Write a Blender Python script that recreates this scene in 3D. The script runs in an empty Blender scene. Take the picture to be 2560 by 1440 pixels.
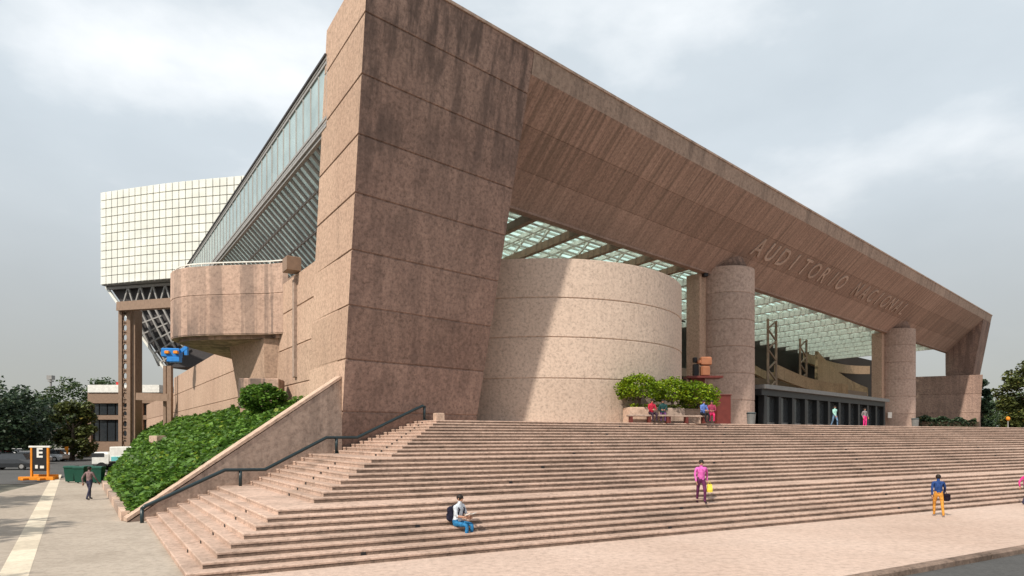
import bpy, bmesh, math, random
from mathutils import Vector, Matrix
R = math.radians
scene = bpy.context.scene
col = scene.collection
# ------------------------------------------------------------------ camera
F = 1600.0; HZ = 1092.0; EYE = 3.25
cam_d = bpy.data.cameras.new('camera'); cam = bpy.data.objects.new('camera', cam_d); col.objects.link(cam)
cam.location = (0, 0, EYE); cam.rotation_euler = (R(90), 0, 0)
cam_d.sensor_width = 36; cam_d.lens = 36 * F / 2560; cam_d.shift_y = (HZ - 720) / 2560
cam_d.clip_start = .1; cam_d.clip_end = 5000
scene.camera = cam
# ------------------------------------------------------------------ light
SUN_AZ = math.atan2(-.605, -.795); SUN_EL = R(45)
sdir = Vector((math.sin(SUN_AZ) * math.cos(SUN_EL), math.cos(SUN_AZ) * math.cos(SUN_EL), math.sin(SUN_EL)))
w = bpy.data.worlds.new('World'); scene.world = w; w.use_nodes = True
nt = w.node_tree; nt.nodes.clear()
def wn(t, **k):
    n = nt.nodes.new(t)
    for a, b in k.items(): setattr(n, a, b)
    return n
sky = wn('ShaderNodeTexSky', sky_type='NISHITA', sun_disc=False)
sky.sun_elevation = SUN_EL; sky.sun_rotation = SUN_AZ; sky.air_density = 1.2; sky.dust_density = 3.0; sky.altitude = 2200
tc = wn('ShaderNodeTexCoord')
mp = wn('ShaderNodeMapping'); mp.inputs['Scale'].default_value = (1.0, 1.0, 2.0); mp.inputs['Location'].default_value = (15.63, 19.21, 14.85)
nt.links.new(tc.outputs['Generated'], mp.inputs['Vector'])
n1 = wn('ShaderNodeTexNoise'); n1.inputs['Scale'].default_value = 1.5; n1.inputs['Detail'].default_value = 8; n1.inputs['Roughness'].default_value = .52
nt.links.new(mp.outputs['Vector'], n1.inputs['Vector'])
cr = wn('ShaderNodeValToRGB')
cr.color_ramp.elements[0].position = .36; cr.color_ramp.elements[0].color = (6.3, 7.0, 7.5, 1)
cr.color_ramp.elements[1].position = .60; cr.color_ramp.elements[1].color = (10.5, 10.8, 11.0, 1)
e = cr.color_ramp.elements.new(.47); e.color = (6.9, 7.6, 8.1, 1)
nt.links.new(n1.outputs['Fac'], cr.inputs['Fac'])
sx = wn('ShaderNodeSeparateXYZ'); nt.links.new(tc.outputs['Generated'], sx.inputs[0])
hz = wn('ShaderNodeMapRange'); hz.inputs['From Min'].default_value = 0.0; hz.inputs['From Max'].default_value = .42
hz.interpolation_type = 'SMOOTHSTEP'
nt.links.new(sx.outputs['Z'], hz.inputs['Value'])
mxh = wn('ShaderNodeMix', data_type='RGBA'); nt.links.new(hz.outputs['Result'], mxh.inputs['Factor'])
mxh.inputs[6].default_value = (4.3, 4.25, 3.9, 1); nt.links.new(cr.outputs['Color'], mxh.inputs[7])
mx = wn('ShaderNodeMix', data_type='RGBA'); mx.inputs['Factor'].default_value = .9
nt.links.new(sky.outputs['Color'], mx.inputs[6]); nt.links.new(mxh.outputs[2], mx.inputs[7])
bg = wn('ShaderNodeBackground'); bg.inputs['Strength'].default_value = .09
nt.links.new(mx.outputs[2], bg.inputs['Color'])
wo = wn('ShaderNodeOutputWorld'); nt.links.new(bg.outputs[0], wo.inputs[0])
sl = bpy.data.lights.new('sun', 'SUN'); sl.energy = 3.9; sl.angle = R(1.0); sl.color = (1, .92, .80)
so = bpy.data.objects.new('sun', sl); col.objects.link(so); so.rotation_euler = sdir.to_track_quat('Z', 'Y').to_euler(); so.location = (0, 0, 60)
vs = scene.view_settings
vs.view_transform = 'Standard'; vs.look = 'None'; vs.gamma = 1; vs.exposure = 0.25; vs.use_curve_mapping = False
# ------------------------------------------------------------------ plan helpers
def U(u): return (u - 1280) / F
def pt(u, d): return Vector((U(u) * d, d))
def G(u, v, z):
    d = F * (EYE - z) / (v - HZ); return Vector((U(u) * d, d))
def hz_z(v, d): return EYE + (HZ - v) / F * d
def unit(a, b):
    k = math.hypot(a, b); return Vector((a / k, b / k))
B = unit(1724, 1600); N = Vector((B.y, -B.x))          # along the facade / outward from the facade
L = unit(-1095, 1600); E = Vector((-L.y, L.x))         # along the flank / outward (left)
S = unit(3047, 1600); LS = unit(-1060, 1600)           # stairs: along the front / along the side
def Q(p, s): return -N * p + B * s                     # facade coordinates
def v3(a, z): return Vector((a.x, a.y, z))
def lineX(p, d, q, e):
    det = d.x * (-e.y) + e.x * d.y
    r = q - p; t = (r.x * (-e.y) + e.x * r.y) / det
    return p + d * t
# ------------------------------------------------------------------ materials
MATS = {}
def base_mat(name):
    m = bpy.data.materials.new(name); m.use_nodes = True; m.node_tree.nodes.clear(); MATS[name] = m
    return m, m.node_tree
def nd(t, ty, **k):
    n = t.nodes.new(ty)
    for a, b in k.items(): setattr(n, a, b)
    return n
def ramp(t, src, stops):
    c = nd(t, 'ShaderNodeValToRGB'); els = c.color_ramp.elements
    els[0].position, els[0].color = stops[0][0], tuple(stops[0][1]) + (1,)
    els[1].position, els[1].color = stops[-1][0], tuple(stops[-1][1]) + (1,)
    for p, k in stops[1:-1]:
        x = els.new(p); x.color = tuple(k) + (1,)
    t.links.new(src, c.inputs['Fac']); return c.outputs['Color']
def noise(t, vec, scale, detail=4, rough=.5):
    n = nd(t, 'ShaderNodeTexNoise'); n.inputs['Scale'].default_value = scale; n.inputs['Detail'].default_value = detail
    n.inputs['Roughness'].default_value = rough; t.links.new(vec, n.inputs['Vector']); return n.outputs['Fac']
def mixc(t, a, b, fac, mode='MIX'):
    m = nd(t, 'ShaderNodeMix', data_type='RGBA', blend_type=mode)
    for s, i in ((fac, 0), (a, 6), (b, 7)):
        if hasattr(s, 'is_linked'): t.links.new(s, m.inputs[i])
        elif i == 0: m.inputs[0].default_value = s
        else: m.inputs[i].default_value = tuple(s) + (1,)
    return m.outputs[2]
def finish(t, color, rough=.85, bump=None, bstr=.4, bdist=.03, metal=0, spec=.3):
    p = nd(t, 'ShaderNodeBsdfPrincipled'); o = nd(t, 'ShaderNodeOutputMaterial')
    if hasattr(color, 'is_linked'): t.links.new(color, p.inputs['Base Color'])
    else: p.inputs['Base Color'].default_value = tuple(color) + (1,)
    p.inputs['Roughness'].default_value = rough; p.inputs['Metallic'].default_value = metal
    p.inputs['Specular IOR Level'].default_value = spec
    if bump is not None:
        b = nd(t, 'ShaderNodeBump'); b.inputs['Strength'].default_value = bstr; b.inputs['Distance'].default_value = bdist
        t.links.new(bump, b.inputs['Height']); t.links.new(b.outputs[0], p.inputs['Normal'])
    t.links.new(p.outputs[0], o.inputs[0]); return p
def concrete(name, c1, c2, stain=(.09, .07, .06), streak=.0, beam=False, speck=(.62, 1.25), sscale=4.0, blotch=.0, sfreq=1.5, bstr=.5, lo=.5, hi=.68, top=None, wear=0):
    m, t = base_mat(name)
    g = nd(t, 'ShaderNodeNewGeometry').outputs['Position']
    big = noise(t, g, .16, 6, .6)
    c = ramp(t, big, [(.3, c1), (.7, c2)])
    fine = noise(t, g, sscale, 5, .75)
    sp = ramp(t, fine, [(.3, (speck[0],) * 3), (.5, (1,) * 3), (.7, (speck[1],) * 3)])
    c = mixc(t, c, sp, 1.0, 'MULTIPLY')
    oi = nd(t, 'ShaderNodeObjectInfo'); pr = ramp(t, oi.outputs['Random'], [(0, (.88, .87, .86)), (1, (1.07, 1.07, 1.07))]); c = mixc(t, c, pr, 1.0, 'MULTIPLY')
    if blotch:
        bl = ramp(t, noise(t, g, .55, 8, .7), [(.47, (0,) * 3), (.66, (1,) * 3)])
        ff = nd(t, 'ShaderNodeMath', operation='MULTIPLY'); t.links.new(bl, ff.inputs[0]); ff.inputs[1].default_value = blotch
        c = mixc(t, c, stain, ff.outputs[0])
    if wear:
        mpw = nd(t, 'ShaderNodeMapping'); mpw.inputs['Rotation'].default_value = (0, 0, .5); mpw.inputs['Scale'].default_value = (.35, .9, .35); t.links.new(g, mpw.inputs['Vector'])
        ww = ramp(t, noise(t, mpw.outputs[0], .7, 7, .65), [(.5, (1,) * 3), (.7, (1 - wear,) * 3)]); c = mixc(t, c, ww, 1.0, 'MULTIPLY')
    if streak:
        if beam:      # water marks that run down the slope, square to the beam
            d1 = nd(t, 'ShaderNodeVectorMath', operation='DOT_PRODUCT'); t.links.new(g, d1.inputs[0]); d1.inputs[1].default_value = (B.x, B.y, 0)
            z = nd(t, 'ShaderNodeSeparateXYZ'); t.links.new(g, z.inputs[0])
            cb = nd(t, 'ShaderNodeCombineXYZ')
            for src, i, k in ((d1.outputs['Value'], 0, sfreq), (z.outputs['Z'], 1, .09)):
                q = nd(t, 'ShaderNodeMath', operation='MULTIPLY'); t.links.new(src, q.inputs[0]); q.inputs[1].default_value = k
                t.links.new(q.outputs[0], cb.inputs[i])
            vec = cb.outputs[0]
        else:
            mpp = nd(t, 'ShaderNodeMapping'); mpp.inputs['Scale'].default_value = (sfreq, sfreq, .05); t.links.new(g, mpp.inputs['Vector']); vec = mpp.outputs[0]
        st = ramp(t, noise(t, vec, 1.0, 5, .65), [(lo, (0,) * 3), (hi, (1,) * 3)])
        md = ramp(t, noise(t, g, .12, 3), [(.35, (.25,) * 3), (.65, (1,) * 3)])
        if beam:
            zr = nd(t, 'ShaderNodeMapRange'); t.links.new(z.outputs['Z'], zr.inputs['Value']); zr.inputs['From Min'].default_value = EYE + 14; zr.inputs['From Max'].default_value = EYE + 18.5
            zr.inputs['To Min'].default_value = .3
            md = mixc(t, ramp(t, zr.outputs[0], [(0, (0,) * 3), (1, (1,) * 3)]), md, .25)
        if top:
            zz_ = nd(t, 'ShaderNodeSeparateXYZ'); t.links.new(g, zz_.inputs[0])
            zr = nd(t, 'ShaderNodeMapRange'); t.links.new(zz_.outputs['Z'], zr.inputs['Value']); zr.inputs['From Min'].default_value = top[0]; zr.inputs['From Max'].default_value = top[1]; zr.inputs['To Min'].default_value = top[2]
            md = mixc(t, md, ramp(t, zr.outputs[0], [(0, (0,) * 3), (1, (1,) * 3)]), .7)
        k = mixc(t, st, md, 1.0, 'MULTIPLY')
        ff = nd(t, 'ShaderNodeMath', operation='MULTIPLY'); t.links.new(k, ff.inputs[0]); ff.inputs[1].default_value = streak
        c = mixc(t, c, stain, ff.outputs[0])
    finish(t, c, .9, fine, bstr, .05, spec=.15)
    return m
def plain(name, c, rough=.6, metal=0, var=.12, scale=3.0, spec=.3):
    m, t = base_mat(name)
    g = nd(t, 'ShaderNodeNewGeometry').outputs['Position']
    f = noise(t, g, scale, 4)
    cc = ramp(t, f, [(.3, [x * (1 - var) for x in c]), (.7, [min(1, x * (1 + var)) for x in c])])
    finish(t, cc, rough, metal=metal, spec=spec); return m
def glass(name, c, tr=.45, rough=.15, tl=0):
    m, t = base_mat(name)
    g = nd(t, 'ShaderNodeNewGeometry').outputs['Position']
    cc = ramp(t, noise(t, g, .6, 4), [(.3, [x * .8 for x in c]), (.7, [x * 1.15 for x in c])])
    p = finish(t, cc, rough, spec=.5)
    o = [n for n in t.nodes if n.type == 'OUTPUT_MATERIAL'][0]
    tb = nd(t, 'ShaderNodeBsdfTransparent'); tb.inputs[0].default_value = (.92, .97, .95, 1)
    src = p.outputs[0]
    if tl:
        ts = nd(t, 'ShaderNodeBsdfTranslucent'); t.links.new(cc, ts.inputs[0]); m2 = nd(t, 'ShaderNodeMixShader'); m2.inputs[0].default_value = tl
        t.links.new(src, m2.inputs[1]); t.links.new(ts.outputs[0], m2.inputs[2]); src = m2.outputs[0]
    ms = nd(t, 'ShaderNodeMixShader'); ms.inputs[0].default_value = tr
    t.links.new(src, ms.inputs[1]); t.links.new(tb.outputs[0], ms.inputs[2]); t.links.new(ms.outputs[0], o.inputs[0]); return m
def leafmat(name, c, c2, tl=.35):
    m, t = base_mat(name)
    g = nd(t, 'ShaderNodeNewGeometry')
    a = ramp(t, noise(t, g.outputs['Position'], 1.3, 3), [(.35, c), (.65, c2)])
    rr = ramp(t, g.outputs['Random Per Island'], [(0, (.4, .42, .4)), (.5, (.95,) * 3), (.93, (1.4, 1.35, 1.1)), (1, (2.0, 1.2, .7))])
    a = mixc(t, a, rr, 1, 'MULTIPLY')
    p = finish(t, a, .5, spec=.35)
    o = [n for n in t.nodes if n.type == 'OUTPUT_MATERIAL'][0]
    tb = nd(t, 'ShaderNodeBsdfTranslucent'); t.links.new(a, tb.inputs[0])
    ms = nd(t, 'ShaderNodeMixShader'); ms.inputs[0].default_value = tl
    t.links.new(p.outputs[0], ms.inputs[1]); t.links.new(tb.outputs[0], ms.inputs[2]); t.links.new(ms.outputs[0], o.inputs[0]); return m
C_L = (.43, .285, .205); C_H = (.52, .36, .265)
M_tower_shaded = concrete('pier_concrete_shaded', (.29, .19, .155), (.385, .265, .215), stain=(.11, .08, .07), streak=.9, sfreq=1.7, blotch=.32, speck=(.48, 1.35), sscale=5.5, lo=.43, hi=.6, top=(12, 23, .15))  # same concrete as the flank, base colour darkened as painted shade, plus stains
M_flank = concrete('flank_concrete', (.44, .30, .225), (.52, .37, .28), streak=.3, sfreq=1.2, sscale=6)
M_beam = concrete('beam_concrete', (.335, .225, .185), (.41, .285, .235), stain=(.125, .095, .075), streak=.75, beam=True, sfreq=2.3, lo=.42, hi=.62, sscale=6)
M_fascia = concrete('fascia_concrete', (.34, .25, .20), (.42, .31, .25), streak=.6, beam=True, sfreq=.7)
M_drum = concrete('drum_concrete', (.52, .405, .33), (.62, .495, .41), speck=(.6, 1.16), sscale=6)
M_col = concrete('column_concrete', (.42, .31, .26), (.48, .37, .315))
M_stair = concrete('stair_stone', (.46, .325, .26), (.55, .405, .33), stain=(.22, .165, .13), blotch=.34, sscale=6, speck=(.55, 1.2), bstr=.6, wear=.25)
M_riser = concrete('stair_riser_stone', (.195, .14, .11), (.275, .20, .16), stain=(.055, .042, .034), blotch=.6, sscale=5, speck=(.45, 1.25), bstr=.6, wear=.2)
M_balc = concrete('balcony_concrete', (.43, .29, .23), (.5, .36, .285), stain=(.10, .085, .08), streak=1.0, sfreq=1.6, lo=.44, hi=.54)
M_wall = concrete('parapet_concrete', (.36, .27, .225), (.44, .34, .28), stain=(.13, .10, .085), streak=.75, sfreq=1.4)
M_cope = concrete('coping_stone', (.5, .36, .28), (.58, .43, .34))
M_pink = concrete('pink_paving', (.44, .325, .265), (.53, .41, .345), sscale=5, speck=(.72, 1.18), blotch=.12, stain=(.2, .16, .13))
M_grey = concrete('grey_paving', (.36, .31, .26), (.46, .40, .34), sscale=5, speck=(.75, 1.15), blotch=.35, stain=(.2, .165, .13))
M_pale = concrete('pale_paving', (.60, .53, .42), (.70, .62, .5), sscale=5, speck=(.8, 1.1), blotch=.2, stain=(.3, .25, .2))
M_asph = concrete('asphalt', (.085, .085, .085), (.12, .12, .12), sscale=9, speck=(.75, 1.2), stain=(.06, .06, .06), blotch=.3)
M_ground = concrete('earth', (.12, .12, .10), (.17, .16, .13), sscale=2)
M_soil = plain('soil', (.06, .045, .03), .95)
M_ochre = concrete('ochre_concrete', (.40, .27, .17), (.50, .34, .22), stain=(.2, .12, .06), streak=.5, sfreq=2)
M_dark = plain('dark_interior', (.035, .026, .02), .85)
M_steel = plain('brown_steel', (.26, .175, .125), .6)
M_steel_d = plain('dark_steel', (.055, .05, .052), .6)
M_grey_steel = plain('grey_steel', (.30, .29, .28), .5)
M_white_steel = plain('white_steel', (.74, .74, .69), .5)
M_panel = plain('white_panel', (.74, .74, .68), .4, var=.1, scale=.45)
M_joint = plain('joint_grey', (.36, .36, .35), .6)
M_rail = plain('rail_paint', (.012, .028, .034), .35, spec=.5)
M_glass = glass('roof_glass', (.62, .80, .75), .5, .15, .8)
M_sglass = glass('soffit_glass', (.78, .84, .79), .15, .2, .8)
M_fglass = glass('fascia_glass', (.36, .47, .48), .12, .12)
M_frame = plain('door_frame', (.02, .024, .027), .4)
M_door = plain('door_glass', (.035, .042, .047), .15, spec=.6)
M_lip = plain('canopy_metal', (.16, .165, .165), .45)
M_leaf = leafmat('bank_leaf', (.07, .16, .028), (.15, .29, .045))
M_topi = leafmat('topiary_leaf', (.15, .25, .012), (.26, .37, .02))
M_tleaf = leafmat('tree_leaf', (.045, .08, .03), (.08, .125, .045), .25)
M_tleaf2 = leafmat('tree_leaf_olive', (.075, .10, .03), (.13, .15, .05), .25)
M_tleaf3 = leafmat('tree_leaf_dark', (.036, .066, .042), (.062, .10, .055), .3)
M_bark = plain('bark', (.10, .075, .055), .9)
M_white = plain('white_paint', (.75, .74, .70), .5)
M_tyre = plain('tyre_rubber', (.02, .02, .02), .8)
M_cglass = plain('car_glass', (.03, .035, .04), .1, spec=.6)
M_orange = plain('orange_paint', (.75, .26, .02), .5)
M_black = plain('black_paint', (.02, .02, .022), .5)
M_blue = plain('blue_paint', (.03, .22, .62), .45)
M_green = plain('bin_green', (.012, .075, .05), .45)
M_teal = plain('teal_paint', (.15, .5, .52), .5)
M_red = plain('red_paint', (.55, .03, .03), .5)
M_maroon = plain('maroon_paint', (.13, .03, .025), .5)
M_terra = plain('terracotta', (.36, .15, .08), .7)
# ------------------------------------------------------------------ mesh helpers
class MB:
    def __init__(s): s.v = []; s.f = []; s.mi = []; s.cur = 0
    def face(s, *pts):
        k = len(s.v); s.v += [tuple(p) for p in pts]; s.f.append(tuple(range(k, k + len(pts)))); s.mi.append(s.cur)
    def loft(s, rings, cap=True, closed=True):
        k = len(s.v); n = len(rings[0])
        for r in rings: s.v += [tuple(p) for p in r]
        for i in range(len(rings) - 1):
            for j in range(n if closed else n - 1):
                a = k + i * n + j; b = k + i * n + (j + 1) % n
                s.f.append((a, b, b + n, a + n)); s.mi.append(s.cur)
        if cap:
            s.f.append(tuple(k + j for j in reversed(range(n)))); s.f.append(tuple(k + (len(rings) - 1) * n + j for j in range(n))); s.mi += [s.cur] * 2
    def prism(s, poly, z0, z1): s.loft([[v3(p, z0) for p in poly], [v3(p, z1) for p in poly]])
    def hexa(s, b4, t4): s.loft([b4, t4])
    def box(s, c, sx, sy, sz, rz=0, bev=0):
        c = Vector(c); m = Matrix.Rotation(rz, 3, 'Z'); hx, hy, hzz = sx / 2, sy / 2, sz / 2
        def ring(x, y, z): return [c + m @ Vector((a, b, z)) for a, b in ((-x, -y), (x, -y), (x, y), (-x, y))]
        if bev: s.loft([ring(hx - bev, hy - bev, -hzz), ring(hx, hy, -hzz + bev), ring(hx, hy, hzz - bev), ring(hx - bev, hy - bev, hzz)])
        else: s.loft([ring(hx, hy, -hzz), ring(hx, hy, hzz)])
    def bar(s, a, b, wd, ht=None, up=(0, 0, 1)):
        a, b = Vector(a), Vector(b); ht = ht or wd; d = (b - a).normalized(); up = Vector(up)
        if abs(d.dot(up)) > .97: up = Vector((1, 0, 0))
        x = d.cross(up).normalized() * wd / 2; y = x.cross(d).normalized() * ht / 2
        s.loft([[q - x - y, q + x - y, q + x + y, q - x + y] for q in (a, b)])
    def tube(s, pts, rad, n=8):
        pts = [Vector(p) for p in pts]; rads = rad if isinstance(rad, (list, tuple)) else [rad] * len(pts)
        rings = []; ref = None
        for i, p in enumerate(pts):
            d = ((pts[min(i + 1, len(pts) - 1)] - pts[max(i - 1, 0)])).normalized()
            up = Vector((0, 0, 1)) if abs(d.z) < .9 else Vector((1, 0, 0))
            x = d.cross(up).normalized(); y = x.cross(d)
            if ref is not None:
                x = (ref - d * ref.dot(d)).normalized(); y = x.cross(d)
            ref = x
            rings.append([p + (x * math.cos(2 * math.pi * k / n) - y * math.sin(2 * math.pi * k / n)) * rads[i] for k in range(n)])
        s.loft(rings)
    def ell(s, c, rx, ry, rz, nu=10, nv=7, rot=None):
        c = Vector(c); rings = []
        for i in range(nv):
            a = -math.pi / 2 + math.pi * (i + .02) / (nv - 1 + .04)
            rr = []
            for k in range(nu):
                q = Vector((rx * math.cos(a) * math.cos(2 * math.pi * k / nu), ry * math.cos(a) * math.sin(2 * math.pi * k / nu), rz * math.sin(a)))
                if rot: q = rot @ q
                rr.append(c + q)
            rings.append(rr)
        s.loft(rings)
    def mesh(s, name, mats, smooth=False):
        me = bpy.data.meshes.new(name); me.from_pydata(s.v, [], s.f)
        for m in (mats if isinstance(mats, (list, tuple)) else [mats]): me.materials.append(m)
        if any(s.mi): me.polygons.foreach_set('material_index', s.mi)
        bm = bmesh.new(); bm.from_mesh(me); bmesh.ops.recalc_face_normals(bm, faces=bm.faces); bm.to_mesh(me); bm.free()
        if smooth: me.polygons.foreach_set('use_smooth', [True] * len(me.polygons))
        me.update(); return me
    def build(s, name, mats, parent=None, smooth=False):
        return link(name, s.mesh(name, mats, smooth), parent)
def link(name, me, parent=None):
    o = bpy.data.objects.new(name, me); col.objects.link(o)
    if parent is not None:
        o.parent = parent
        if parent.get('_world'):
            # mesh data is in world coordinates: cancel the root's offset
            if parent.parent is None: o.location = -parent.location
    return o
def tag(o, label, cat, group=None):
    o['label'] = label; o['category'] = cat
    if group: o['group'] = group
    return o
def thing(name, loc, label, cat, group=None, rz=0, world=False):
    o = bpy.data.objects.new(name, None); col.objects.link(o); o.empty_display_size = .3
    o.location = loc if len(loc) == 3 else (loc[0], loc[1], 0); o.rotation_euler = (0, 0, rz)
    if world: o['_world'] = 1
    return tag(o, label, cat, group)
def part_empty(name, parent):
    """a part that only groups sub-parts: a tiny core mesh is avoided, so keep an empty"""
    o = bpy.data.objects.new(name, None); col.objects.link(o); o.parent = parent
    if parent.get('_world'): o.location = -parent.location
    return o
def struct(o): o['kind'] = 'structure'; return o
def stuff(o): o['kind'] = 'stuff'; return o
def copy_tree(o, parent=None):
    c = o.copy(); col.objects.link(c); c.parent = parent
    for ch in list(o.children): copy_tree(ch, c)
    return c
def inset_poly(poly, k):
    n = len(poly); out = []
    area = sum(poly[i].x * poly[(i + 1) % n].y - poly[(i + 1) % n].x * poly[i].y for i in range(n))
    sg = 1 if area > 0 else -1
    for i in range(n):
        a, b, c = poly[i - 1], poly[i], poly[(i + 1) % n]
        d1 = (b - a).normalized(); d2 = (c - b).normalized()
        n1 = Vector((-d1.y, d1.x)) * sg; n2 = Vector((-d2.y, d2.x)) * sg
        dd = n1 + n2
        out.append(b + dd * (k / max(.3, 1 + n1.dot(n2))))
    return out
def band(polyf, z0, z1, g=.07, dep=.05):
    """one concrete lift: a recessed joint at its foot, soft arrises"""
    m = MB(); c = .02
    rs = [(z0, dep), (z0 + g, dep), (z0 + g, c), (z0 + g + c, 0), (z1 - c, 0), (z1, c)]
    m.loft([[v3(q, z) for q in (inset_poly(polyf(z), k) if k else polyf(z))] for z, k in rs])
    return m
random.seed(7)
# ================================================================== STRUCTURE
zg = 0.0
A0 = pt(855, 30.4)                     # foot of the near pier, front left corner
P0 = -N.dot(A0); S0 = B.dot(A0)
ZP = 4.06                              # plaza level
LEAN = .185
def ground():
    m = MB(); m.face((-900, -300, -.17), (1500, -300, -.17), (1500, 2500, -.17), (-900, 2500, -.17))
    struct(m.build('ground', M_ground))
ground()
K0 = G(2140, 1440, 0); K1 = G(2560, 1366, 0); KD = (K1 - K0).normalized(); KN = Vector((KD.y, -KD.x))
C0 = G(478, 1446, 0)
# road in front, kerb, pink pavement
m = MB(); a = K0 - KD * 120; b = K0 + KD * 220
m.face(v3(a, -.15), v3(a + KN * 14, -.15), v3(b + KN * 14, -.15), v3(b, -.15)); struct(m.build('road', M_asph))
kerb_root = MB()
KS = K0 - KD * 30
kb = part = None
kb = bpy.data.objects.new('kerb', None); col.objects.link(kb); struct(kb)
mk = MB(); mk.box((0, 0, 0), 1.96, .3, .32, 0, .03); kme = mk.mesh('kerb_stone', M_riser)
ang = math.atan2(KD.y, KD.x)
for i in range(40):
    o = link('kerb_stone', kme, kb); q = KS + KD * (2 * i + 1); o.location = (q.x, q.y, -.155); o.rotation_euler = (0, 0, ang)
m = MB(); kk = KN * -.15
left_b = C0 - LS * 14
q0 = lineX(K0 + kk, KD, C0, LS)
m.prism([q0, K0 + kk + KD * 150, K0 + kk + KD * 150 - KN * 40, C0 + LS * 3 + S * 2.0, C0 - S * .02], -.16, 0)
struct(m.build('pavement', M_pink))
# grey footway on the left
m = MB()
qx = lineX(K0 + kk, KD, C0, LS)
road_edge = 49
fp = [qx, C0 - S * .02, C0 + LS * 12, C0 + LS * 12 + S * 1, pt(330, 60), Vector((-33, 120)), Vector((-44, 120)), G(0, 1180, 0) + Vector((9, 4)), G(150, 1196, 0), G(0, 1232, 0), Vector((-60, 30)), q0 - KD * 60]
m.loft([[v3(p, -.16) for p in fp], [v3(p, 0) for p in fp]]); struct(m.build('footway', M_grey))
# asphalt street on the left
m = MB(); sp = [Vector((-160, 40)), Vector((-30, 46)), Vector((-40, 130)), Vector((-200, 150))]
m.face(*[v3(p, -.14) for p in sp]); struct(m.build('street', M_asph))
# pale paving band along the footway
pv = bpy.data.objects.new('paving_band', None); col.objects.link(pv); struct(pv)
pa = G(-5, 1440, 0); pb = G(72, 1440, 0); wd = (pb - pa).dot(-E); 
mk = MB(); mk.box((0, 0, 0), 1.98, wd, .05, 0, .006); sme = mk.mesh('paving_slab', M_pale)
la = math.atan2(L.y, L.x)
for i in range(26):
    o = link('paving_slab', sme, pv); q = pa - E * wd / 2 + L * (2 * i - 3); o.location = (q.x, q.y, -.018); o.rotation_euler = (0, 0, la)
# ---- staircase
def ab(p):
    r = p - C0; det = S.x * LS.y - LS.x * S.y
    return Vector(((r.x * LS.y - LS.x * r.y) / det, (S.x * r.y - r.x * S.y) / det))
Z1, Z2 = 1.2, 2.48
t1 = ab(G(466, 1435, .15)); l1 = ab(G(695, 1274, Z1)); f2 = ab(G(793, 1247.5, Z1 + .16)); l2 = ab(G(928, 1146, Z2))
ltop = ab(pt(1091, 31.0))
f2.y = l1.y + 1.3
f3 = l2 + Vector((1.25, 1.25))
steps = []
for i in range(8): steps.append((t1.lerp(l1, i / 7), .15 * (i + 1)))
for i in range(8): steps.append((f2.lerp(l2, i / 7), Z1 + (Z2 - Z1) / 8 * (i + 1)))
for i in range(11): steps.append((f3.lerp(ltop, i / 10), Z2 + (ZP - Z2) / 11 * (i + 1)))
W0 = A0                                 # wall line that closes the stairs on the left
def P(a, b): return C0 + S * a + LS * b
FAR = 90
def wall_hit(a): return lineX(P(a, 0), LS, W0, B)
stair = thing('grand_staircase', v3(C0, 0), 'broad pink stone staircase with mitred corner rising from the pavement to the plaza', 'staircase', world=True)
prev = 0
for i, (c, z) in enumerate(steps):
    z0 = prev - .03 if i else -.05
    nx = steps[i + 1][0] if i + 1 < len(steps) else c + Vector((1.2, 1.2))
    nx = nx + Vector((.06, .06))
    def ring(off, zz):
        a, b = c.x + off, c.y + off
        return [v3(q, zz) for q in (P(FAR, b), P(a, b), wall_hit(a) + (LS * .0), wall_hit(nx.x), P(nx.x, nx.y), P(FAR, nx.y))]
    m = MB(); k = .018
    r0, r1, r2 = ring(.012, z0), ring(.012, z - .055), None
    # riser face (stone, weathered) and projecting nosing with soft arris
    rings = [ring(.012, z0), ring(.012, z - .06), ring(-.005, z - .06), ring(-.005, z - k), ring(k, z)]
    m.loft(rings)
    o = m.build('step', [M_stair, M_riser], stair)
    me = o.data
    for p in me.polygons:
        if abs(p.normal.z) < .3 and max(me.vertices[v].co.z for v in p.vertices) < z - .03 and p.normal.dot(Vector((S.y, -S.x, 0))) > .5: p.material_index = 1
    prev = z
# step lights: small dark inserts in the risers
ml = MB(); ml.box((0, 0, 0), .13, .04, .09); lme = ml.mesh('step_light', M_black)
sa = math.atan2(LS.y, LS.x); sf = math.atan2(S.y, S.x)
for i, (c, z) in enumerate(steps):
    if i in (0, 7, 15): continue
    zz = z - .105
    q = P(c.x + .012, c.y + 2.6 + .04 * i) if i < 16 else P(c.x + .012, c.y + 1.6)
    o = link('step_light', lme, stair); o.location = v3(q, zz) - stair.location; o.rotation_euler = (0, 0, sa)
    if i % 3 == 1:
        for ss in (3.5 + i * .3, 14 + i * .2, 27, 41):
            o = link('step_light', lme, stair); o.location = v3(P(c.x + ss, c.y + .012), zz) - stair.location; o.rotation_euler = (0, 0, sf)
# plaza deck
ct = steps[-1][0]
m = MB()
pl = [P(FAR, ct.y + 1.1), P(ct.x + 1.1, ct.y + 1.1), wall_hit(ct.x + 1.1), A0 + B * 3 + L * .5, A0 + B * 3 + L * 90, A0 + B * 200 + L * 90]
m.loft([[v3(p, 2.2) for p in pl], [v3(p, ZP) for p in pl]]); struct(m.build('plaza', M_stair))
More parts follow.
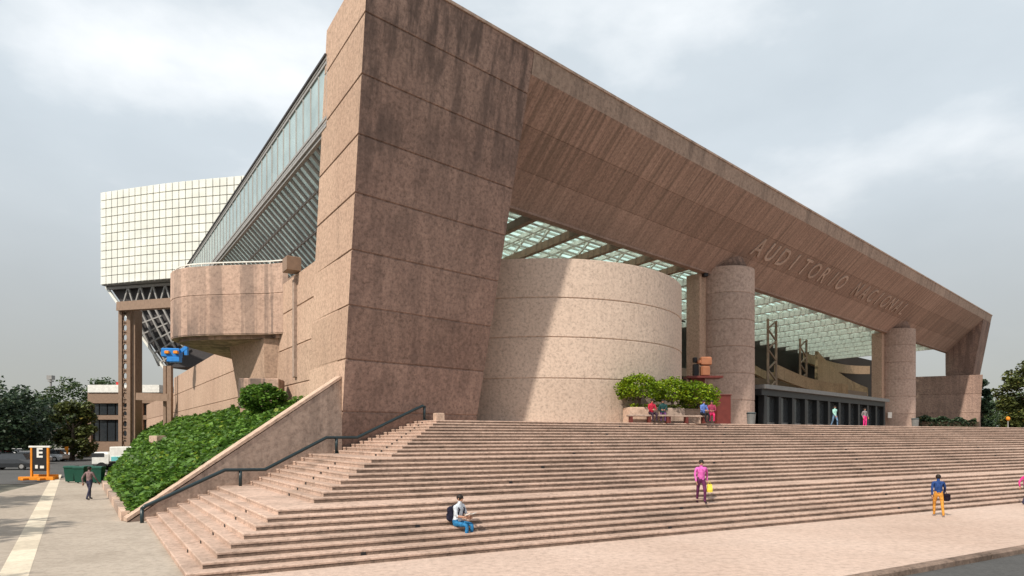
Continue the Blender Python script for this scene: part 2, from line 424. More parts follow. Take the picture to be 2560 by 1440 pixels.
# ---- handrail
hr = thing('stair_handrail', v3(G(355, 1318, 0), 0), 'dark green steel handrail with level breaks climbing beside the parapet wall', 'handrail', world=True)
HW = A0 + N * .55
def on_hr(u): return lineX(Vector((0, 0)), Vector((U(u), 1)), HW, B)
def hp(u, v): q = on_hr(u); return v3(q, hz_z(v, q.y))
path = [hp(354, 1274), hp(362, 1266), hp(420, 1240), hp(562, 1175), hp(662, 1174), hp(816, 1094), hp(893, 1094), hp(1040, 1022), hp(1056, 1015), hp(1063, 1018)]
m = MB(); m.tube(path, .075, 10); m.build('rail', M_rail, hr, True)
for (u, v0, v1) in ((355, 1272, 1318), (601, 1176, 1218), (841, 1095, 1133), (1061, 1016, 1049)):
    m = MB(); a = hp(u, v0); b = hp(u, v1)
    m.tube([b, a], .07, 8); o = m.build('post', M_rail, hr, True)
    m = MB(); m.box(b + Vector((0, 0, .0)), .22, .22, .03, ang, .006); m.build('base_plate', M_rail, hr)
# small stone bollard at the stair head
m = MB(); q = pt(1097, 33.2); m.box(v3(q, ZP + .17), .45, .45, .5, .5, .03); tag(m.build('stone_block', M_cope), 'small pale stone block standing at the head of the stairs', 'block')

# ================================================================== CONCRETE BUILDING
bld = thing('auditorium_building', v3(A0, 0), 'huge pink brown concrete auditorium with leaning pier and lettered sloping beam', 'building', world=True)
HT = 20.47; ZT = EYE + HT
def Tp(z): return P0 - LEAN * (z - ZP)          # plane of the leaning front
def s_right(z): return S0 + 8.25 + .95 * (z - ZP) / 18.5
def tower_poly(z):
    h = z - EYE
    f = A0 + N * (LEAN * (z - ZP)) - B * (.036 * (z - ZP)); tb = 5.6 - .165 * h
    bl = A0 + L * tb
    fr = Q(Tp(z), s_right(z)); br = Q(33.2, s_right(z) + .8)
    blk = Q(33.2, B.dot(bl) + 2.0) if 33.2 > -N.dot(bl) + .3 else bl + B * 3
    return [f, fr, br, blk, bl]
pier = part_empty('near_pier', bld); pier['label'] = 'tall leaning near pier of pink concrete with horizontal pour joints'
zs = [2.2, ZP + .35] + [ZP + .35 + 2.45 * k for k in range(1, 8)] + [ZT]
for i in range(len(zs) - 1):
    m = band(tower_poly, zs[i], zs[i + 1]); o = m.build('concrete_band', [M_tower_shaded, M_flank], pier)
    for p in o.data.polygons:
        if p.normal.dot(Vector((E.x, E.y, 0))) > .7: p.material_index = 1  # sunlit side keeps the lighter flank tone, without the painted shade
# ---- beam
beam = part_empty('beam', bld); beam['label'] = 'great sloping concrete beam carrying raised letters'
SE = 133.3                                  # far end
hF = 19.35; pF = Tp(EYE + hF); pB, hB = 29.45, 14.33
def xsec(m, pts, s0, s1):
    ring = lambda s: [v3(Q(p, s), EYE + h) for p, h in pts]
    n = max(1, int(abs(s1 - s0) / 12)); m.loft([ring(s0 + (s1 - s0) * i / n) for i in range(n + 1)])
m = MB(); xsec(m, [(Tp(ZT), HT), (pF, hF), (pF + 3, hF), (29.9, hF), (29.9, HT)], s_right(EYE + hF) + .06, SE); m.build('fascia', M_fascia, beam)
m = MB(); m_ = [(Tp(ZT) - .06, HT + .0), (Tp(ZT) - .06, HT + .14), (30.0, HT + .14), (30.0, HT)]
xsec(m, m_, s_right(ZT) - 8.3, SE + .1); m.build('coping', M_fascia, beam)
sv = Vector((pB - pF, hB - hF + .0)); NS = 3
for i in range(NS):
    a0, a1 = i / NS, (i + 1) / NS
    g = .006
    pa_, pb_ = (pF + sv.x * a0, hF + sv.y * a0), (pF + sv.x * (a1 - g), hF + sv.y * (a1 - g))
    nn = Vector((-sv.y, sv.x)).normalized() * -1     # inward
    ins = Vector((abs(nn.x), abs(nn.y)))
    pts = [(pa_[0] + .0, pa_[1] - .002), pb_, (pb_[0] + ins.x * .025, pb_[1] + ins.y * .025), (pF + sv.x * a1 + ins.x * .025, hF + sv.y * a1 + ins.y * .025),
           (pF + sv.x * a1 + ins.x * .8, hF + sv.y * a1 + ins.y * .8), (pa_[0] + ins.x * .8, min(hF - .01, pa_[1] + ins.y * .8))]
    m = MB(); xsec(m, pts, S0 + 8.3, SE - .05 - .9 * a1); m.build('concrete_course', M_beam, beam)
m = MB(); xsec(m, [(pB - .12, hB - .03), (pB + .45, hB - .03), (pB + .45, hF - .3), (pB - 1.6, hF - .3), (pB - .12, hB + .4)], S0 + 8.4, SE - 1); m.build('beam_core', M_beam, beam)
# ---- letters
up = (Vector((N.x, N.y, 0)) * (pB - pF) + Vector((0, 0, hF - hB))).normalized()
xb = Vector((B.x, B.y, 0)); nrm = xb.cross(up).normalized()
txt = 'AUDITORIO NACIONAL'; s0, s1 = 55.0, 95.5
dg = None
for i, ch in enumerate(txt):
    if ch == ' ': continue
    cu = bpy.data.curves.new('letter', 'FONT'); cu.body = ch; cu.size = 2.4; cu.extrude = .05; cu.align_x = 'CENTER'; cu.offset = .02
    to = bpy.data.objects.new('letter_tmp', cu); col.objects.link(to)
    bpy.context.view_layer.update()
    me = bpy.data.meshes.new_from_object(to.evaluated_get(bpy.context.evaluated_depsgraph_get())); bpy.data.objects.remove(to)
    me.materials.clear(); me.materials.append(M_col)
    o = bpy.data.objects.new('letter', me); col.objects.link(o); o.parent = beam
    s = s0 + (s1 - s0) * i / (len(txt) - 1); k = .60
    q = v3(Q(pF + sv.x * k, s), EYE + hF + sv.y * k)
    if nrm.dot(Vector((N.x, N.y, -.5))) < 0: nrm = -nrm
    o.matrix_basis = Matrix.Translation(q + nrm * .04) @ Matrix((xb, up, nrm)).transposed().to_4x4()
# ---- far pier
fp_ = part_empty('far_pier', bld)
def far_poly(z):
    t = Tp(z); s0_ = 128.6 - .25 * (z - ZP) / 12
    return [Q(t, s0_ + 1.2 * max(0, (EYE + hF - z) / 15)), Q(t, SE + 1.5 - 1.5 * (z - ZP) / (ZT - ZP)), Q(29.7, SE + 1.5 - 1.5 * (z - ZP) / (ZT - ZP)), Q(29.7, s0_)]
zz = [ZP, ZP + 3.2, ZP + 6.4, ZP + 9.6, EYE + hF - .02]
for i in range(4): band(far_poly, zz[i], zz[i + 1]).build('concrete_band', M_tower_shaded, fp_)
lw = part_empty('end_wall', bld)
def lw_poly(z): return [pt(2262, 108.5), pt(2447 + (z - ZP) * 1.1, 104), pt(2452, 111), pt(2262, 112)]
for i in range(3): band(lw_poly, ZP + 3.1 * i, ZP + 3.1 * (i + 1)).build('concrete_band', M_tower_shaded, lw)
# ---- drum
def arc_poly(c, r, n=72): return [c + Vector((math.cos(2 * math.pi * k / n), math.sin(2 * math.pi * k / n))) * r for k in range(n)]
DC = Vector((2.0, 48.9)); DR = 10.6
dr = part_empty('entrance_drum', bld); dr['label'] = 'big round concrete drum wall standing under the beam'
zd = [ZP - .02, EYE + 3.47, EYE + 5.94, EYE + 8.3, EYE + 10.7]
for i in range(4):
    m = band(lambda z: arc_poly(DC, DR, 96), zd[i], zd[i + 1]); o = m.build('concrete_band', M_drum, dr)
# ---- columns with fins
def column(u, p, r, fs0, fs1, ztop):
    c_ = part_empty('column', bld)
    D = p / (-N.x * U(u) - N.y); c = pt(u, D)
    nb = 6; hh = (ztop - ZP) / nb
    for i in range(nb):
        band(lambda z: arc_poly(c, r, 40), ZP + hh * i, ZP + hh * (i + 1)).build('concrete_band', M_col, c_)
    m = MB(); m.loft([[v3(p, z) for p in arc_poly(c - N * o_, r_, 32)] for z, r_, o_ in ((ztop - .05, r - .35, .15), (EYE + 17.2, r - .9, .6))]); m.build('neck', M_tower_shaded, c_, True)
    m = MB(); sc = B.dot(c); pc = -N.dot(c)
    poly = [Q(pc + .5, sc + fs0), Q(pc + .5, sc + fs1), Q(pc + 1.8, sc + fs1), Q(pc + 1.8, sc + fs0)]
    band(lambda z: poly, ZP, EYE + hB - .05, .02, .01).build('fin', M_flank, c_)
    return c
c1 = column(1813, 29.3, 2.5, -3.5, -1.5, EYE + 14.85)
c2 = column(2236, 29.3, 2.55, -3.5, -1.5, EYE + 14.85)
# ---- flank wall (left)
fw = part_empty('flank_wall', bld); fw['label'] = 'long sunlit side wall of pink concrete running back from the pier'
def wall_seg(t0, t1, z0, z1, mat, par, th=.6, lean=0):
    poly = [A0 + L * t0, A0 + L * t0 - E * th, A0 + L * t1 - E * th, A0 + L * t1]
    band(lambda z: poly, z0, z1).build('concrete_band', mat, par)
for (t0, t1, zz) in ((.6, 13.5, [2.2, ZP + 2.2, ZP + 4.4, ZP + 6.6, EYE + 9.3]), (13.53, 62, [2.2, ZP + 2.2, ZP + 4.4, EYE + 7.5]), (62.03, 100, [0, ZP + 2.2, EYE + 5.6])):
    for i in range(len(zz) - 1): wall_seg(t0, t1, zz[i], zz[i + 1], M_flank, fw)
# drain pipe recess and beam stub beside the pier
m = MB(); q = A0 + L * 7.6 + E * .06; m.box(v3(q, EYE + 6.2), .34, .22, 5.6, la, .02); m.build('downpipe', M_wall, bld)
m = MB(); q = A0 + L * 7.4 + E * .3; m.box(v3(q, EYE + 9.75), .9, .8, .8, la, .03); m.build('beam_stub', M_steel, bld)
# ---- balcony
BC = Vector((-19.1, 43.2)); BR = 3.6
bal = part_empty('round_balcony', bld); bal['label'] = 'round concrete balcony with dark water streaks jutting from the side wall'
FB = [Vector(q) for q in ((-13.95, 38.95), (-15.0, 39.25), (-16.5, 39.4), (-18.0, 39.55), (-19.5, 39.8), (-20.4, 40.05), (-21.1, 40.4), (-21.7, 40.9), (-22.15, 41.5), (-22.4, 42.2), (-22.5, 43.0), (-22.55, 44.2))]
BP = FB + [A0 + L * 25.5 - E * .25, A0 + L * 10.2 - E * .25]
for z0, z1 in ((EYE + 6.3, EYE + 8.75), (EYE + 8.75, EYE + 10.6)):
    band(lambda z: BP, z0, z1, .05, .03).build('concrete_band', M_balc, bal)
m = MB(); m.prism(inset_poly(BP, .5), EYE + 6.1, EYE + 6.3); m.build('underside', M_balc, bal)
m = MB()
m.loft([[v3(A0 + L * a + E * b, z) for a, b in q] for z, q in ((3.6, ((12.6, .5), (16.2, 1.1), (17.5, -.3), (12, -.3))), (EYE + 3, ((12.3, .6), (16.4, 1.4), (17.8, -.3), (11.8, -.3))), (EYE + 6.15, ((11.8, .8), (17.0, 1.8), (19, -.3), (11, -.3))))]); m.build('stem', M_flank, bal)
m = MB(); pr_ = inset_poly(BP, .3)[:12]
for k in range(12):
    q = pr_[k]
    if k: m.bar(v3(pr_[k - 1], EYE + 10.85), v3(q, EYE + 10.85), .07)
    m.bar(v3(q, EYE + 10.6), v3(q, EYE + 10.88), .05)
m.build('balcony_rail', M_white_steel, bal)
# ---- glazed roof edge along the flank
gr = part_empty('glass_roof_edge', bld); gr['label'] = 'long glazed roof edge with blue grey glass fascia above a louvred slope'
PG = 10.56                             # distance of the glass line
def fl(p, t): return -E * p + L * (L.dot(A0) + t)
H1, H2 = 19.1, 15.85
GT0, GT1 = 2.2, 62
npn = 44; dt = (GT1 - GT0) / npn
mg = MB(); mg.box((0, 0, 0), dt - .10, .06, H1 - H2 - .5, 0); pme = mg.mesh('pane', M_fglass)
for i in range(npn):
    o = link('pane', pme, gr); q = fl(PG, GT0 + dt * (i + .5)); o.location = v3(q, EYE + (H1 + H2) / 2); o.rotation_euler = (0, 0, la)
m = MB()
for i in range(npn + 1):
    q = fl(PG - .02, GT0 + dt * i); m.bar(v3(q, EYE + H2), v3(q, EYE + H1), .07, .10)
for h in (H1, H1 - .25, H2, H2 + .25):
    m.bar(v3(fl(PG - .02, GT0), EYE + h), v3(fl(PG - .02, GT1), EYE + h), .16, .14)
m.build('fascia_frame', M_grey_steel, gr)
m = MB(); m.bar(v3(fl(PG - .02, GT0), EYE + H1 + .12), v3(fl(PG - .02, GT1), EYE + H1 + .12), .3, .12); m.build('roof_lip', M_steel_d, gr)
m = MB()
for k, hh in ((0, H2 - .12), (.1, H2 - .3)):
    m.bar(v3(fl(PG + k, GT0), EYE + hh), v3(fl(PG + k, GT1), EYE + hh), .2, .2)
m.build('edge_beam', M_grey_steel, gr)
# sloping louvred soffit
SL = 4.6
nl = 72; dl = (GT1 - GT0) / nl
ml = MB(); a = Vector((0, 0, 0)); b = Vector((0, -SL, -SL)); 
ml.bar(a, b, .2, .14); lvm = ml.mesh('soffit_rib', M_grey_steel)
mg = MB(); mg.hexa([Vector((-dl / 2 + .1, 0, 0)), Vector((dl / 2 - .1, 0, 0)), Vector((dl / 2 - .1, -SL, -SL)), Vector((-dl / 2 + .1, -SL, -SL))], [Vector((-dl / 2 + .1, 0, .05)), Vector((dl / 2 - .1, 0, .05)), Vector((dl / 2 - .1, -SL, -SL + .05)), Vector((-dl / 2 + .1, -SL, -SL + .05))]); spm = mg.mesh('soffit_pane', M_sglass)
for i in range(nl):
    for nm, me, off in (('soffit_rib', lvm, 0), ('soffit_pane', spm, .5)):
        o = link(nm, me, gr); q = fl(PG + .1, GT0 + dl * (i + off)); o.location = v3(q, EYE + H2 - .25 + (.1 if off else 0)); o.rotation_euler = (0, 0, la)
m = MB()
for k in range(1, 5):
    f = k / 4; m.bar(v3(fl(PG + .1 + SL * f, GT0), EYE + H2 - .25 - SL * f), v3(fl(PG + .1 + SL * f, GT1), EYE + H2 - .25 - SL * f), .12 if k < 4 else .4)
m.build('soffit_purlin', M_grey_steel, gr)
m = MB(); m.bar(v3(fl(PG + 3.4, 3), EYE + 11.2), v3(fl(PG + .9, 30), EYE + 10.9), .35, .35); m.build('edge_tube', M_steel, gr)
for t in (14, 24, 34, 44, 54): m = MB(); m.bar(v3(fl(PG + 1.2, t), EYE + 7.4), v3(fl(PG + SL + .3, t), EYE + 11.2), .3); m.build('roof_prop', M_grey_steel, gr)
# ---- glass ceiling behind the beam
ce = part_empty('glass_ceiling', bld); ce['label'] = 'teal glass ceiling with pale ribs seen through the portal'
HC = 14.9; SP = 4.6; nb = 22
ms_ = 27.6
LB = L / (-N.dot(L))                    # step of one metre away from the facade along the flank direction
def ceil(p, s): return Q(30.2, s) + LB * (p - 30.2)
P1 = 47.0
for i in range(nb):
    s = 25.3 + SP * i
    m = MB(); a = ceil(29.95, s); b = ceil(P1, s); m.bar(v3(a, EYE + HC - .3), v3(b, EYE + HC - .3), .42, .55); m.build('ceiling_beam', M_steel if i < 6 else M_white_steel, ce)
    m = MB(); m.bar(v3(a, EYE + HC + .9), v3(b, EYE + HC + .9), .2)
    nseg = 10
    for k in range(nseg):
        f0, f1 = k / nseg, (k + 1) / nseg
        x0 = a.lerp(b, f0); x1 = a.lerp(b, f1); z0_, z1_ = ((HC, HC + .9) if k % 2 else (HC + .9, HC))
        m.bar(v3(x0, EYE + z0_), v3(x1, EYE + z1_), .18)
    m.build('truss_web', M_white_steel, ce)
    m = MB()
    for k in (1, 2):
        m.bar(v3(ceil(29.7, s + SP * k / 3), EYE + HC + .35), v3(ceil(P1, s + SP * k / 3), EYE + HC + .35), .2, .3)
    m.build('ceiling_rib', M_white_steel, ce)
m = MB()
NR = 12
for k in range(NR + 1):
    p = 29.8 + (P1 - 29.8) * k / NR
    m.bar(v3(ceil(p, 25), EYE + HC + .75), v3(ceil(p, 25 + SP * nb), EYE + HC + .75), .12, .14)
m.build('ceiling_purlin', M_white_steel, ce)
m = MB()
for k in range(NR):
    p = 29.8 + (P1 - 29.8) * (k + .5) / NR
    m.bar(v3(ceil(p, 25), EYE + HC + .05), v3(ceil(p, 25 + SP * nb), EYE + HC + .05), .1, .12)
m.build('lower_purlin', M_white_steel, ce)
for i in range(nb):
    for k in range(NR):
        s = 25.3 + SP * i; p0, p1 = 29.8 + (P1 - 29.8) * k / NR, 29.8 + (P1 - 29.8) * (k + 1) / NR
        q = [ceil(p0 + .04, s + .04), ceil(p0 + .04, s + SP - .04), ceil(p1 - .04, s + SP - .04), ceil(p1 - .04, s + .04)]
        if i == 0 and k == 0:
            o0 = ceil(p0, s); mm = MB(); mm.loft([[v3(x - o0, 0) for x in q], [v3(x - o0, .04) for x in q]]); cpm = mm.mesh('ceiling_pane', M_glass)
        o = link('ceiling_pane', cpm, ce); o.location = v3(ceil(p0, s), EYE + HC + 1.0)
# ---- foyer interior
fo = part_empty('foyer', bld)
m = MB(); m.prism([Q(47.3, 30), Q(47.3, 165), Q(48, 165), Q(48, 30)], ZP, EYE + HC + 1.2); m.build('back_wall', M_dark, fo)  # concrete wall, foyer shade put into its near-black colour
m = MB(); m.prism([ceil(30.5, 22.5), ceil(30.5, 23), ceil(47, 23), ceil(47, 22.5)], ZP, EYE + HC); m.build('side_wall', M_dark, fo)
def lattice_post(m, q, z0, z1, w_, n=9):
    for s_ in (-1, 1): m.bar(v3(q + B * s_ * w_ / 2, z0), v3(q + B * s_ * w_ / 2, z1), .22, .25)
    for k in range(n):
        a, b = z0 + (z1 - z0) * k / n, z0 + (z1 - z0) * (k + 1) / n
        sg = 1 if k % 2 else -1
        m.bar(v3(q + B * sg * w_ / 2, a), v3(q - B * sg * w_ / 2, b), .16)
for u, p in ((1930, 36), (2008, 40)):
    D = p / (-N.x * U(u) - N.y); m = MB(); lattice_post(m, pt(u, D), ZP, EYE + HC - .5, 2.2, 11); m.build('lattice_post', M_steel, fo)
for (z, p) in ((EYE + 7.0, 40.5), (EYE + 4.6, 38)):
    m = MB(); xs = [(p, z - EYE), (p, z - EYE + .9), (p + .5, z - EYE + .9), (p + .5, z - EYE)]
    xsec(m, xs, 60, 124); m.build('gallery_beam', M_steel, fo)
# curved ramps
def ramp_band(u0, v0, u1, v1, p, hgt0, hgt1, bow, name='ramp_parapet'):
    m = MB(); rings = []
    for k in range(17):
        f = k / 16; u = u0 + (u1 - u0) * f; pp = p + bow * math.sin(math.pi * f)
        D = pp / (-N.x * U(u) - N.y); q = pt(u, D); z = hz_z(v0 + (v1 - v0) * f + 10 * math.sin(math.pi * f), D)
        hh = hgt0 + (hgt1 - hgt0) * f
        rings.append([v3(q, z), v3(q - N * .5, z), v3(q - N * .5, z + hh), v3(q, z + hh)])
    m.loft(rings); return m.build(name, M_ochre, fo)
ramp_band(1945, 945, 2120, 985, 37, 1.7, 1.5, 1.5)
ramp_band(2045, 962, 2170, 990, 42, 5.4, 1.5, 2.0)
ramp_band(2015, 905, 2175, 935, 45, 1.6, 1.6, 1.0)
ramp_band(1890, 935, 1960, 945, 44, 1.2, 1.2, .5)
# ---- entrance
en = part_empty('entrance', bld); en['label'] = 'dark glazed entrance front with grey canopy edge'
PE = 27.6; SA, SB_ = 57.0, 89.3; HE = 4.75
nbay = 11; bw = (SB_ - SA) / nbay
m = MB(); xsec(m, [(PE - .9, HE - .38), (PE - .9, HE), (PE + 4, HE), (PE + 4, HE - .38)], SA - 1.0, SB_ + .3); m.build('canopy', M_lip, en)
m = MB(); xsec(m, [(PE - .5, HE - .95), (PE - .5, HE - .4), (PE + 3.5, HE - .4), (PE + 3.5, HE - .95)], SA - 1.0, SB_); m.build('header', M_frame, en)
mg = MB(); mg.box((0, 0, 0), bw - .5, .08, 3.0 - .1, 0); dme = mg.mesh('door', M_door)
mk = MB(); mk.box((0, 0, 0), bw - .45, .12, .5, 0, .01); kme2 = mk.mesh('kick_panel', M_lip)
ba = math.atan2(B.y, B.x)
for i in range(nbay):
    s = SA + bw * (i + .5); q = Q(PE + .1, s)
    o = link('door', dme, en); o.location = v3(q, ZP + 1.5); o.rotation_euler = (0, 0, ba)
    d = link('kick_panel', kme2, o); d.location = (0, -.03, -1.2)
mk = MB(); mk.box((0, 0, 0), .55, .6, 3.25, 0, .02); dpm = mk.mesh('door_post', M_frame)
for i in range(nbay + 1):
    o = link('door_post', dpm, en); o.location = v3(Q(PE - .1, SA + bw * i), ZP + 1.6); o.rotation_euler = (0, 0, ba)
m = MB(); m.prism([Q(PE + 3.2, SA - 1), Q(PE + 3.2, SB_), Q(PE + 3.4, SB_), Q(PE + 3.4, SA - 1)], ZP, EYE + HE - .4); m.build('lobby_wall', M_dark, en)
m = MB(); m.box(v3(Q(PE + 1.5, SB_ - .1), ZP + 1.7), .3, 3.2, 3.4, ba); m.build('end_panel', M_frame, en)
# notice and lamp fixed to the far column
m = MB(); q = c2 + (-c2).normalized() * 2.6 + Vector((-.62, 0)); m.box(v3(q, ZP + 2.15), .55, .06, .8, .0); m.build('notice', M_white, bld)
m = MB(); q = c2 + (-c2).normalized() * 2.62 + Vector((1.55, .5)); m.box(v3(q, ZP + 3.3), .4, .3, .3, .0, .03); m.build('lamp', M_white, bld)
m = MB(); q = c1 + (-c1).normalized() * 2.5 + Vector((-1.6, .6)); m.box(v3(q, EYE + 14.3), .4, .5, .55, .3, .03); m.build('floodlight', M_black, bld)
# ---- parapet wall beside the stairs
par = thing('parapet_wall', v3(A0 - B * 9.4, 0), 'sloping grey pink parapet wall with pale coping between stairs and green bank', 'wall', world=True)
WE = A0 - B * 9.5
m = MB(); th = .5
zt0, zt1 = .16, EYE + 2.89
def wpt(t, off): return A0 - B * t + N * off
m.loft([[v3(wpt(8.85, 0), -.1), v3(wpt(8.85, 0), zt0 - .14), v3(wpt(8.85, -th), zt0 - .14), v3(wpt(8.85, -th), -.1)],
        [v3(wpt(.0, 0), -.1), v3(wpt(.0, 0), zt1 - .14), v3(wpt(.0, -th), zt1 - .14), v3(wpt(.0, -th), -.1)]])
m.build('wall_body', M_wall, par)
m = MB()
m.loft([[v3(wpt(8.95, .03), zt0 - .14), v3(wpt(8.95, .03), zt0), v3(wpt(8.95, -th - .05), zt0), v3(wpt(8.95, -th - .05), zt0 - .14)],
        [v3(wpt(.06, .03), zt1 - .14), v3(wpt(.06, .03), zt1), v3(wpt(.06, -th - .05), zt1), v3(wpt(.06, -th - .05), zt1 - .14)]])
m.build('coping', M_cope, par)
# ================================================================== GREEN BANK
PK = 1.75; PW = -E.dot(A0)
def bank_z(p): 
    f = max(0, min(1, (p - PK) / (PW - PK))); return   .25 + 4.95 * f
def pmin(t):
    D = (-E * PK + L * (L.dot(A0) + t)).y
    return PK if D < 44 else PK + (D - 44) * .15
def bank_pt(p, t): return -E * p + L * (L.dot(A0) + t)
def t_start(p):            # the parapet line cuts the bank
    q = lineX(bank_pt(p, 0), L, A0 - N * .55, B); return L.dot(q - bank_pt(p, 0))
m = MB(); nP, nT = 12, 24; grid = []
for i in range(nT + 1):
    row = []
    for j in range(nP + 1):
        p = PK + (PW - PK) * j / nP
        ta = t_start(p); t = ta + (70 - ta) * (i / nT)
        pp = pmin(t) + (PW - pmin(t)) * j / nP
        q = bank_pt(pp, t); row.append(v3(q, bank_z(pp) - .1))
    grid.append(row)
for i in range(nT):
    for j in range(nP): m.face(grid[i][j], grid[i][j + 1], grid[i + 1][j + 1], grid[i + 1][j])
struct(m.build('terrain', M_soil))
rnd = random.Random(3)
def leaf(m, c, s, r, tilt=.7):
    a = r.uniform(0, 6.283); d = Vector((math.cos(a), math.sin(a), r.uniform(-tilt, tilt))).normalized()
    n_ = Vector((r.gauss(0, .6), r.gauss(0, .6), 1)).normalized(); x = d.cross(n_).normalized()
    c = Vector(c); w_ = s * r.uniform(.42, .6)
    m.v += [tuple(c - d * s * .6), tuple(c + x * w_ + n_ * s * .12), tuple(c + d * s * .7), tuple(c - x * w_ + n_ * s * .12)]
    k = len(m.v); m.f.append((k - 4, k - 3, k - 2, k - 1)); m.mi.append(0)
m = MB()
cnt = 0
while cnt < 42000:
    p = rnd.uniform(PK, PW); ta = t_start(p); t = ta + (70 - ta) * rnd.random() ** 1.8
    if p < pmin(t): continue
    q = bank_pt(p, t)
    hump = .12 * math.sin(q.x * 1.7 + 2 * math.sin(q.y * .9)) + .1 * math.sin(q.y * 2.3 + q.x)
    s = .09 + .0033 * q.y
    patch = math.sin(q.x * .9 + 1.3 * math.sin(q.y * .45)) * math.sin(q.y * .8 + 1.7 * math.sin(q.x * .6))
    if patch > .62 and rnd.random() < .75: continue
    leaf(m, v3(q, bank_z(p) + .12 + hump + rnd.uniform(-.22, .22) * (1.5 if rnd.random() < .1 else 1)), s * rnd.uniform(.6, 1.5), rnd); cnt += 1
me = bpy.data.meshes.new('ground_cover'); me.from_pydata(m.v, [], m.f); me.materials.append(M_leaf)
o = link('ground_cover', me); stuff(o); tag(o, 'dense dark green ivy covering the sloping bank beside the parapet wall', 'ground cover')
# edging of the bank
ed = thing('bank_edging', v3(bank_pt(PK, t_start(PK)), 0), 'low pink stone edging along the foot of the green bank', 'edging', world=True)
ta = t_start(PK)
for i in range(11):
    a = bank_pt(PK - .1, ta + 1.9 * i); b = bank_pt(PK - .1, ta + 1.9 * i + 1.88)
    m = MB(); m.bar(v3(a, .16), v3(b, .16), .3, .42); m.build('edging_stone', M_wall if i % 3 else M_cope, ed)
# ledge on the bank, box and bush by the wall
D = min((x * .25 for x in range(100, 300)), key=lambda d: abs(hz_z(1101, d) - bank_z(-E.dot(pt(403, d))) - .2))
m = MB(); q = pt(403, D); m.box(v3(q, hz_z(1101, D) + .1), 2.0, 1.3, .6, la + .2, .03); tag(m.build('stone_ledge', M_cope), 'pale flat stone slab set in the ivy bank', 'slab')
m = MB(); q = pt(655, 37.2); m.box(v3(q, hz_z(985, 37.2)), 2.2, 1.4, 1.7, .1, .04); tag(m.build('concrete_box', M_balc), 'low square concrete box behind the round bush on the bank', 'concrete box')
def bush(name, label, c, rx, ry, rz, mat, nleaf, ls, cat='bush', seed=1, group=None):
    r = random.Random(seed); c = Vector(c)
    root = thing(name, (c.x, c.y, c.z - rz), label, cat, group)
    m = MB()
    for _ in range(nleaf):
        a = r.uniform(0, 6.283); z = r.uniform(-1, 1); k = math.sqrt(1 - z * z); rr = r.uniform(.72, 1.04) * (1 + .1 * math.sin(3 * a + 4 * z))
        leaf(m, Vector((rx * k * math.cos(a) * rr, ry * k * math.sin(a) * rr, rz + rz * z * rr)), ls, r, 1)
    me = bpy.data.meshes.new('foliage'); me.from_pydata(m.v, [], m.f); me.materials.append(mat)
    link('foliage', me, root)
    m = MB()
    for k in range(5):
        a = k * 1.3; m.tube([(0, 0, -.2), (.2 * rx * math.cos(a), .2 * ry * math.sin(a), rz * .6), (.6 * rx * math.cos(a), .6 * ry * math.sin(a), rz * 1.3)], [.05, .035, .012], 5)
    m.build('stem', M_bark, root)
    return root
bush('clipped_bush', 'rounded dark green bush on the bank in front of the concrete box', v3(pt(655, 35.2), hz_z(995, 35.2)), 1.2, 1.0, .75, M_leaf, 2600, .16, seed=4)
# ================================================================== WHITE HALL
wh = thing('white_panelled_hall', v3(pt(420, 86), 0), 'raised white panelled hall on a dark steel truss behind the concrete building', 'building', world=True)
HA = pt(252, 86); HBx = pt(640, 80.0); hd = (HBx - HA); hl = hd.length; hd = hd.normalized(); hn = Vector((hd.y, -hd.x))
zb_, zt_ = EYE + 20.4, EYE + 32.8
nc, nr = 24, 11; cw, rh = hl / nc, (zt_ - zb_) / nr
mk = MB(); mk.box((0, 0, 0), cw - .11, .12, rh - .09, 0, .015); pme = mk.mesh('white_panel', M_panel)
ha = math.atan2(hd.y, hd.x)
for i in range(nc):
    f = (i + .5) / nc; bow = .5 * math.sin(math.pi * f)
    q = HA + hd * cw * (i + .5) + hn * bow; aa = ha - math.atan(.5 * math.pi * math.cos(math.pi * f) / hl)
    for j in range(nr):
        o = link('white_panel', pme, wh); o.location = v3(q, zb_ + rh * (j + .5)) - wh.location; o.rotation_euler = (0, 0, aa)
m = MB(); fr = []
for i in range(nc + 1):
    f = i / nc; fr.append(HA + hd * cw * i + hn * (.5 * math.sin(math.pi * f) - .12))
back = [HBx - hn * 45, HA - hn * 45]
m.prism(fr + back, zb_ - .02, zt_ - .05); m.build('hall_body', M_joint, wh)
m = MB()   # dark raked underside
prof = [(0, zb_ - .05), (9.4, EYE + 9.2), (hl, EYE + 9.2), (hl, zb_ - .05)]
m.loft([[v3(HA + hd * x - hn * 1.5, z) for x, z in prof], [v3(HA + hd * x - hn * 40, z) for x, z in prof]]); m.build('raked_underside', M_steel_d, wh)
m = MB(); pa_ = lambda x, z: v3(HA + hd * x - hn * .9, z)
m.bar(pa_(0, zb_ - .1), pa_(9.4, EYE + 9.1), .3); m.build('edge_chord', M_white_steel, wh)
m = MB()
m.bar(pa_(0.2, zb_ - .3), pa_(hl, zb_ - .3), .35); m.bar(pa_(2.4, zb_ - 3.1), pa_(hl, zb_ - 3.1), .3)
for k in range(9):
    x = 2.6 + k * 2.0; m.bar(pa_(x, zb_ - 3.1), pa_(x + 1.0, zb_ - .3), .2); m.bar(pa_(x + 1.0, zb_ - .3), pa_(x + 2.0, zb_ - 3.1), .2)
for k in range(5):
    m.bar(pa_(4.2 + k * 1.2, zb_ - 3.1 - 0 * k), pa_(8.6 + k * 1.0, EYE + 9.4 + .5 * k), .22)
    m.bar(pa_(4.4 + k * 1.1, zb_ - 5.6 - 1.25 * k), pa_(9 + k, zb_ - 4.4 - 1.0 * k), .18)
m.build('truss', M_grey_steel, wh)
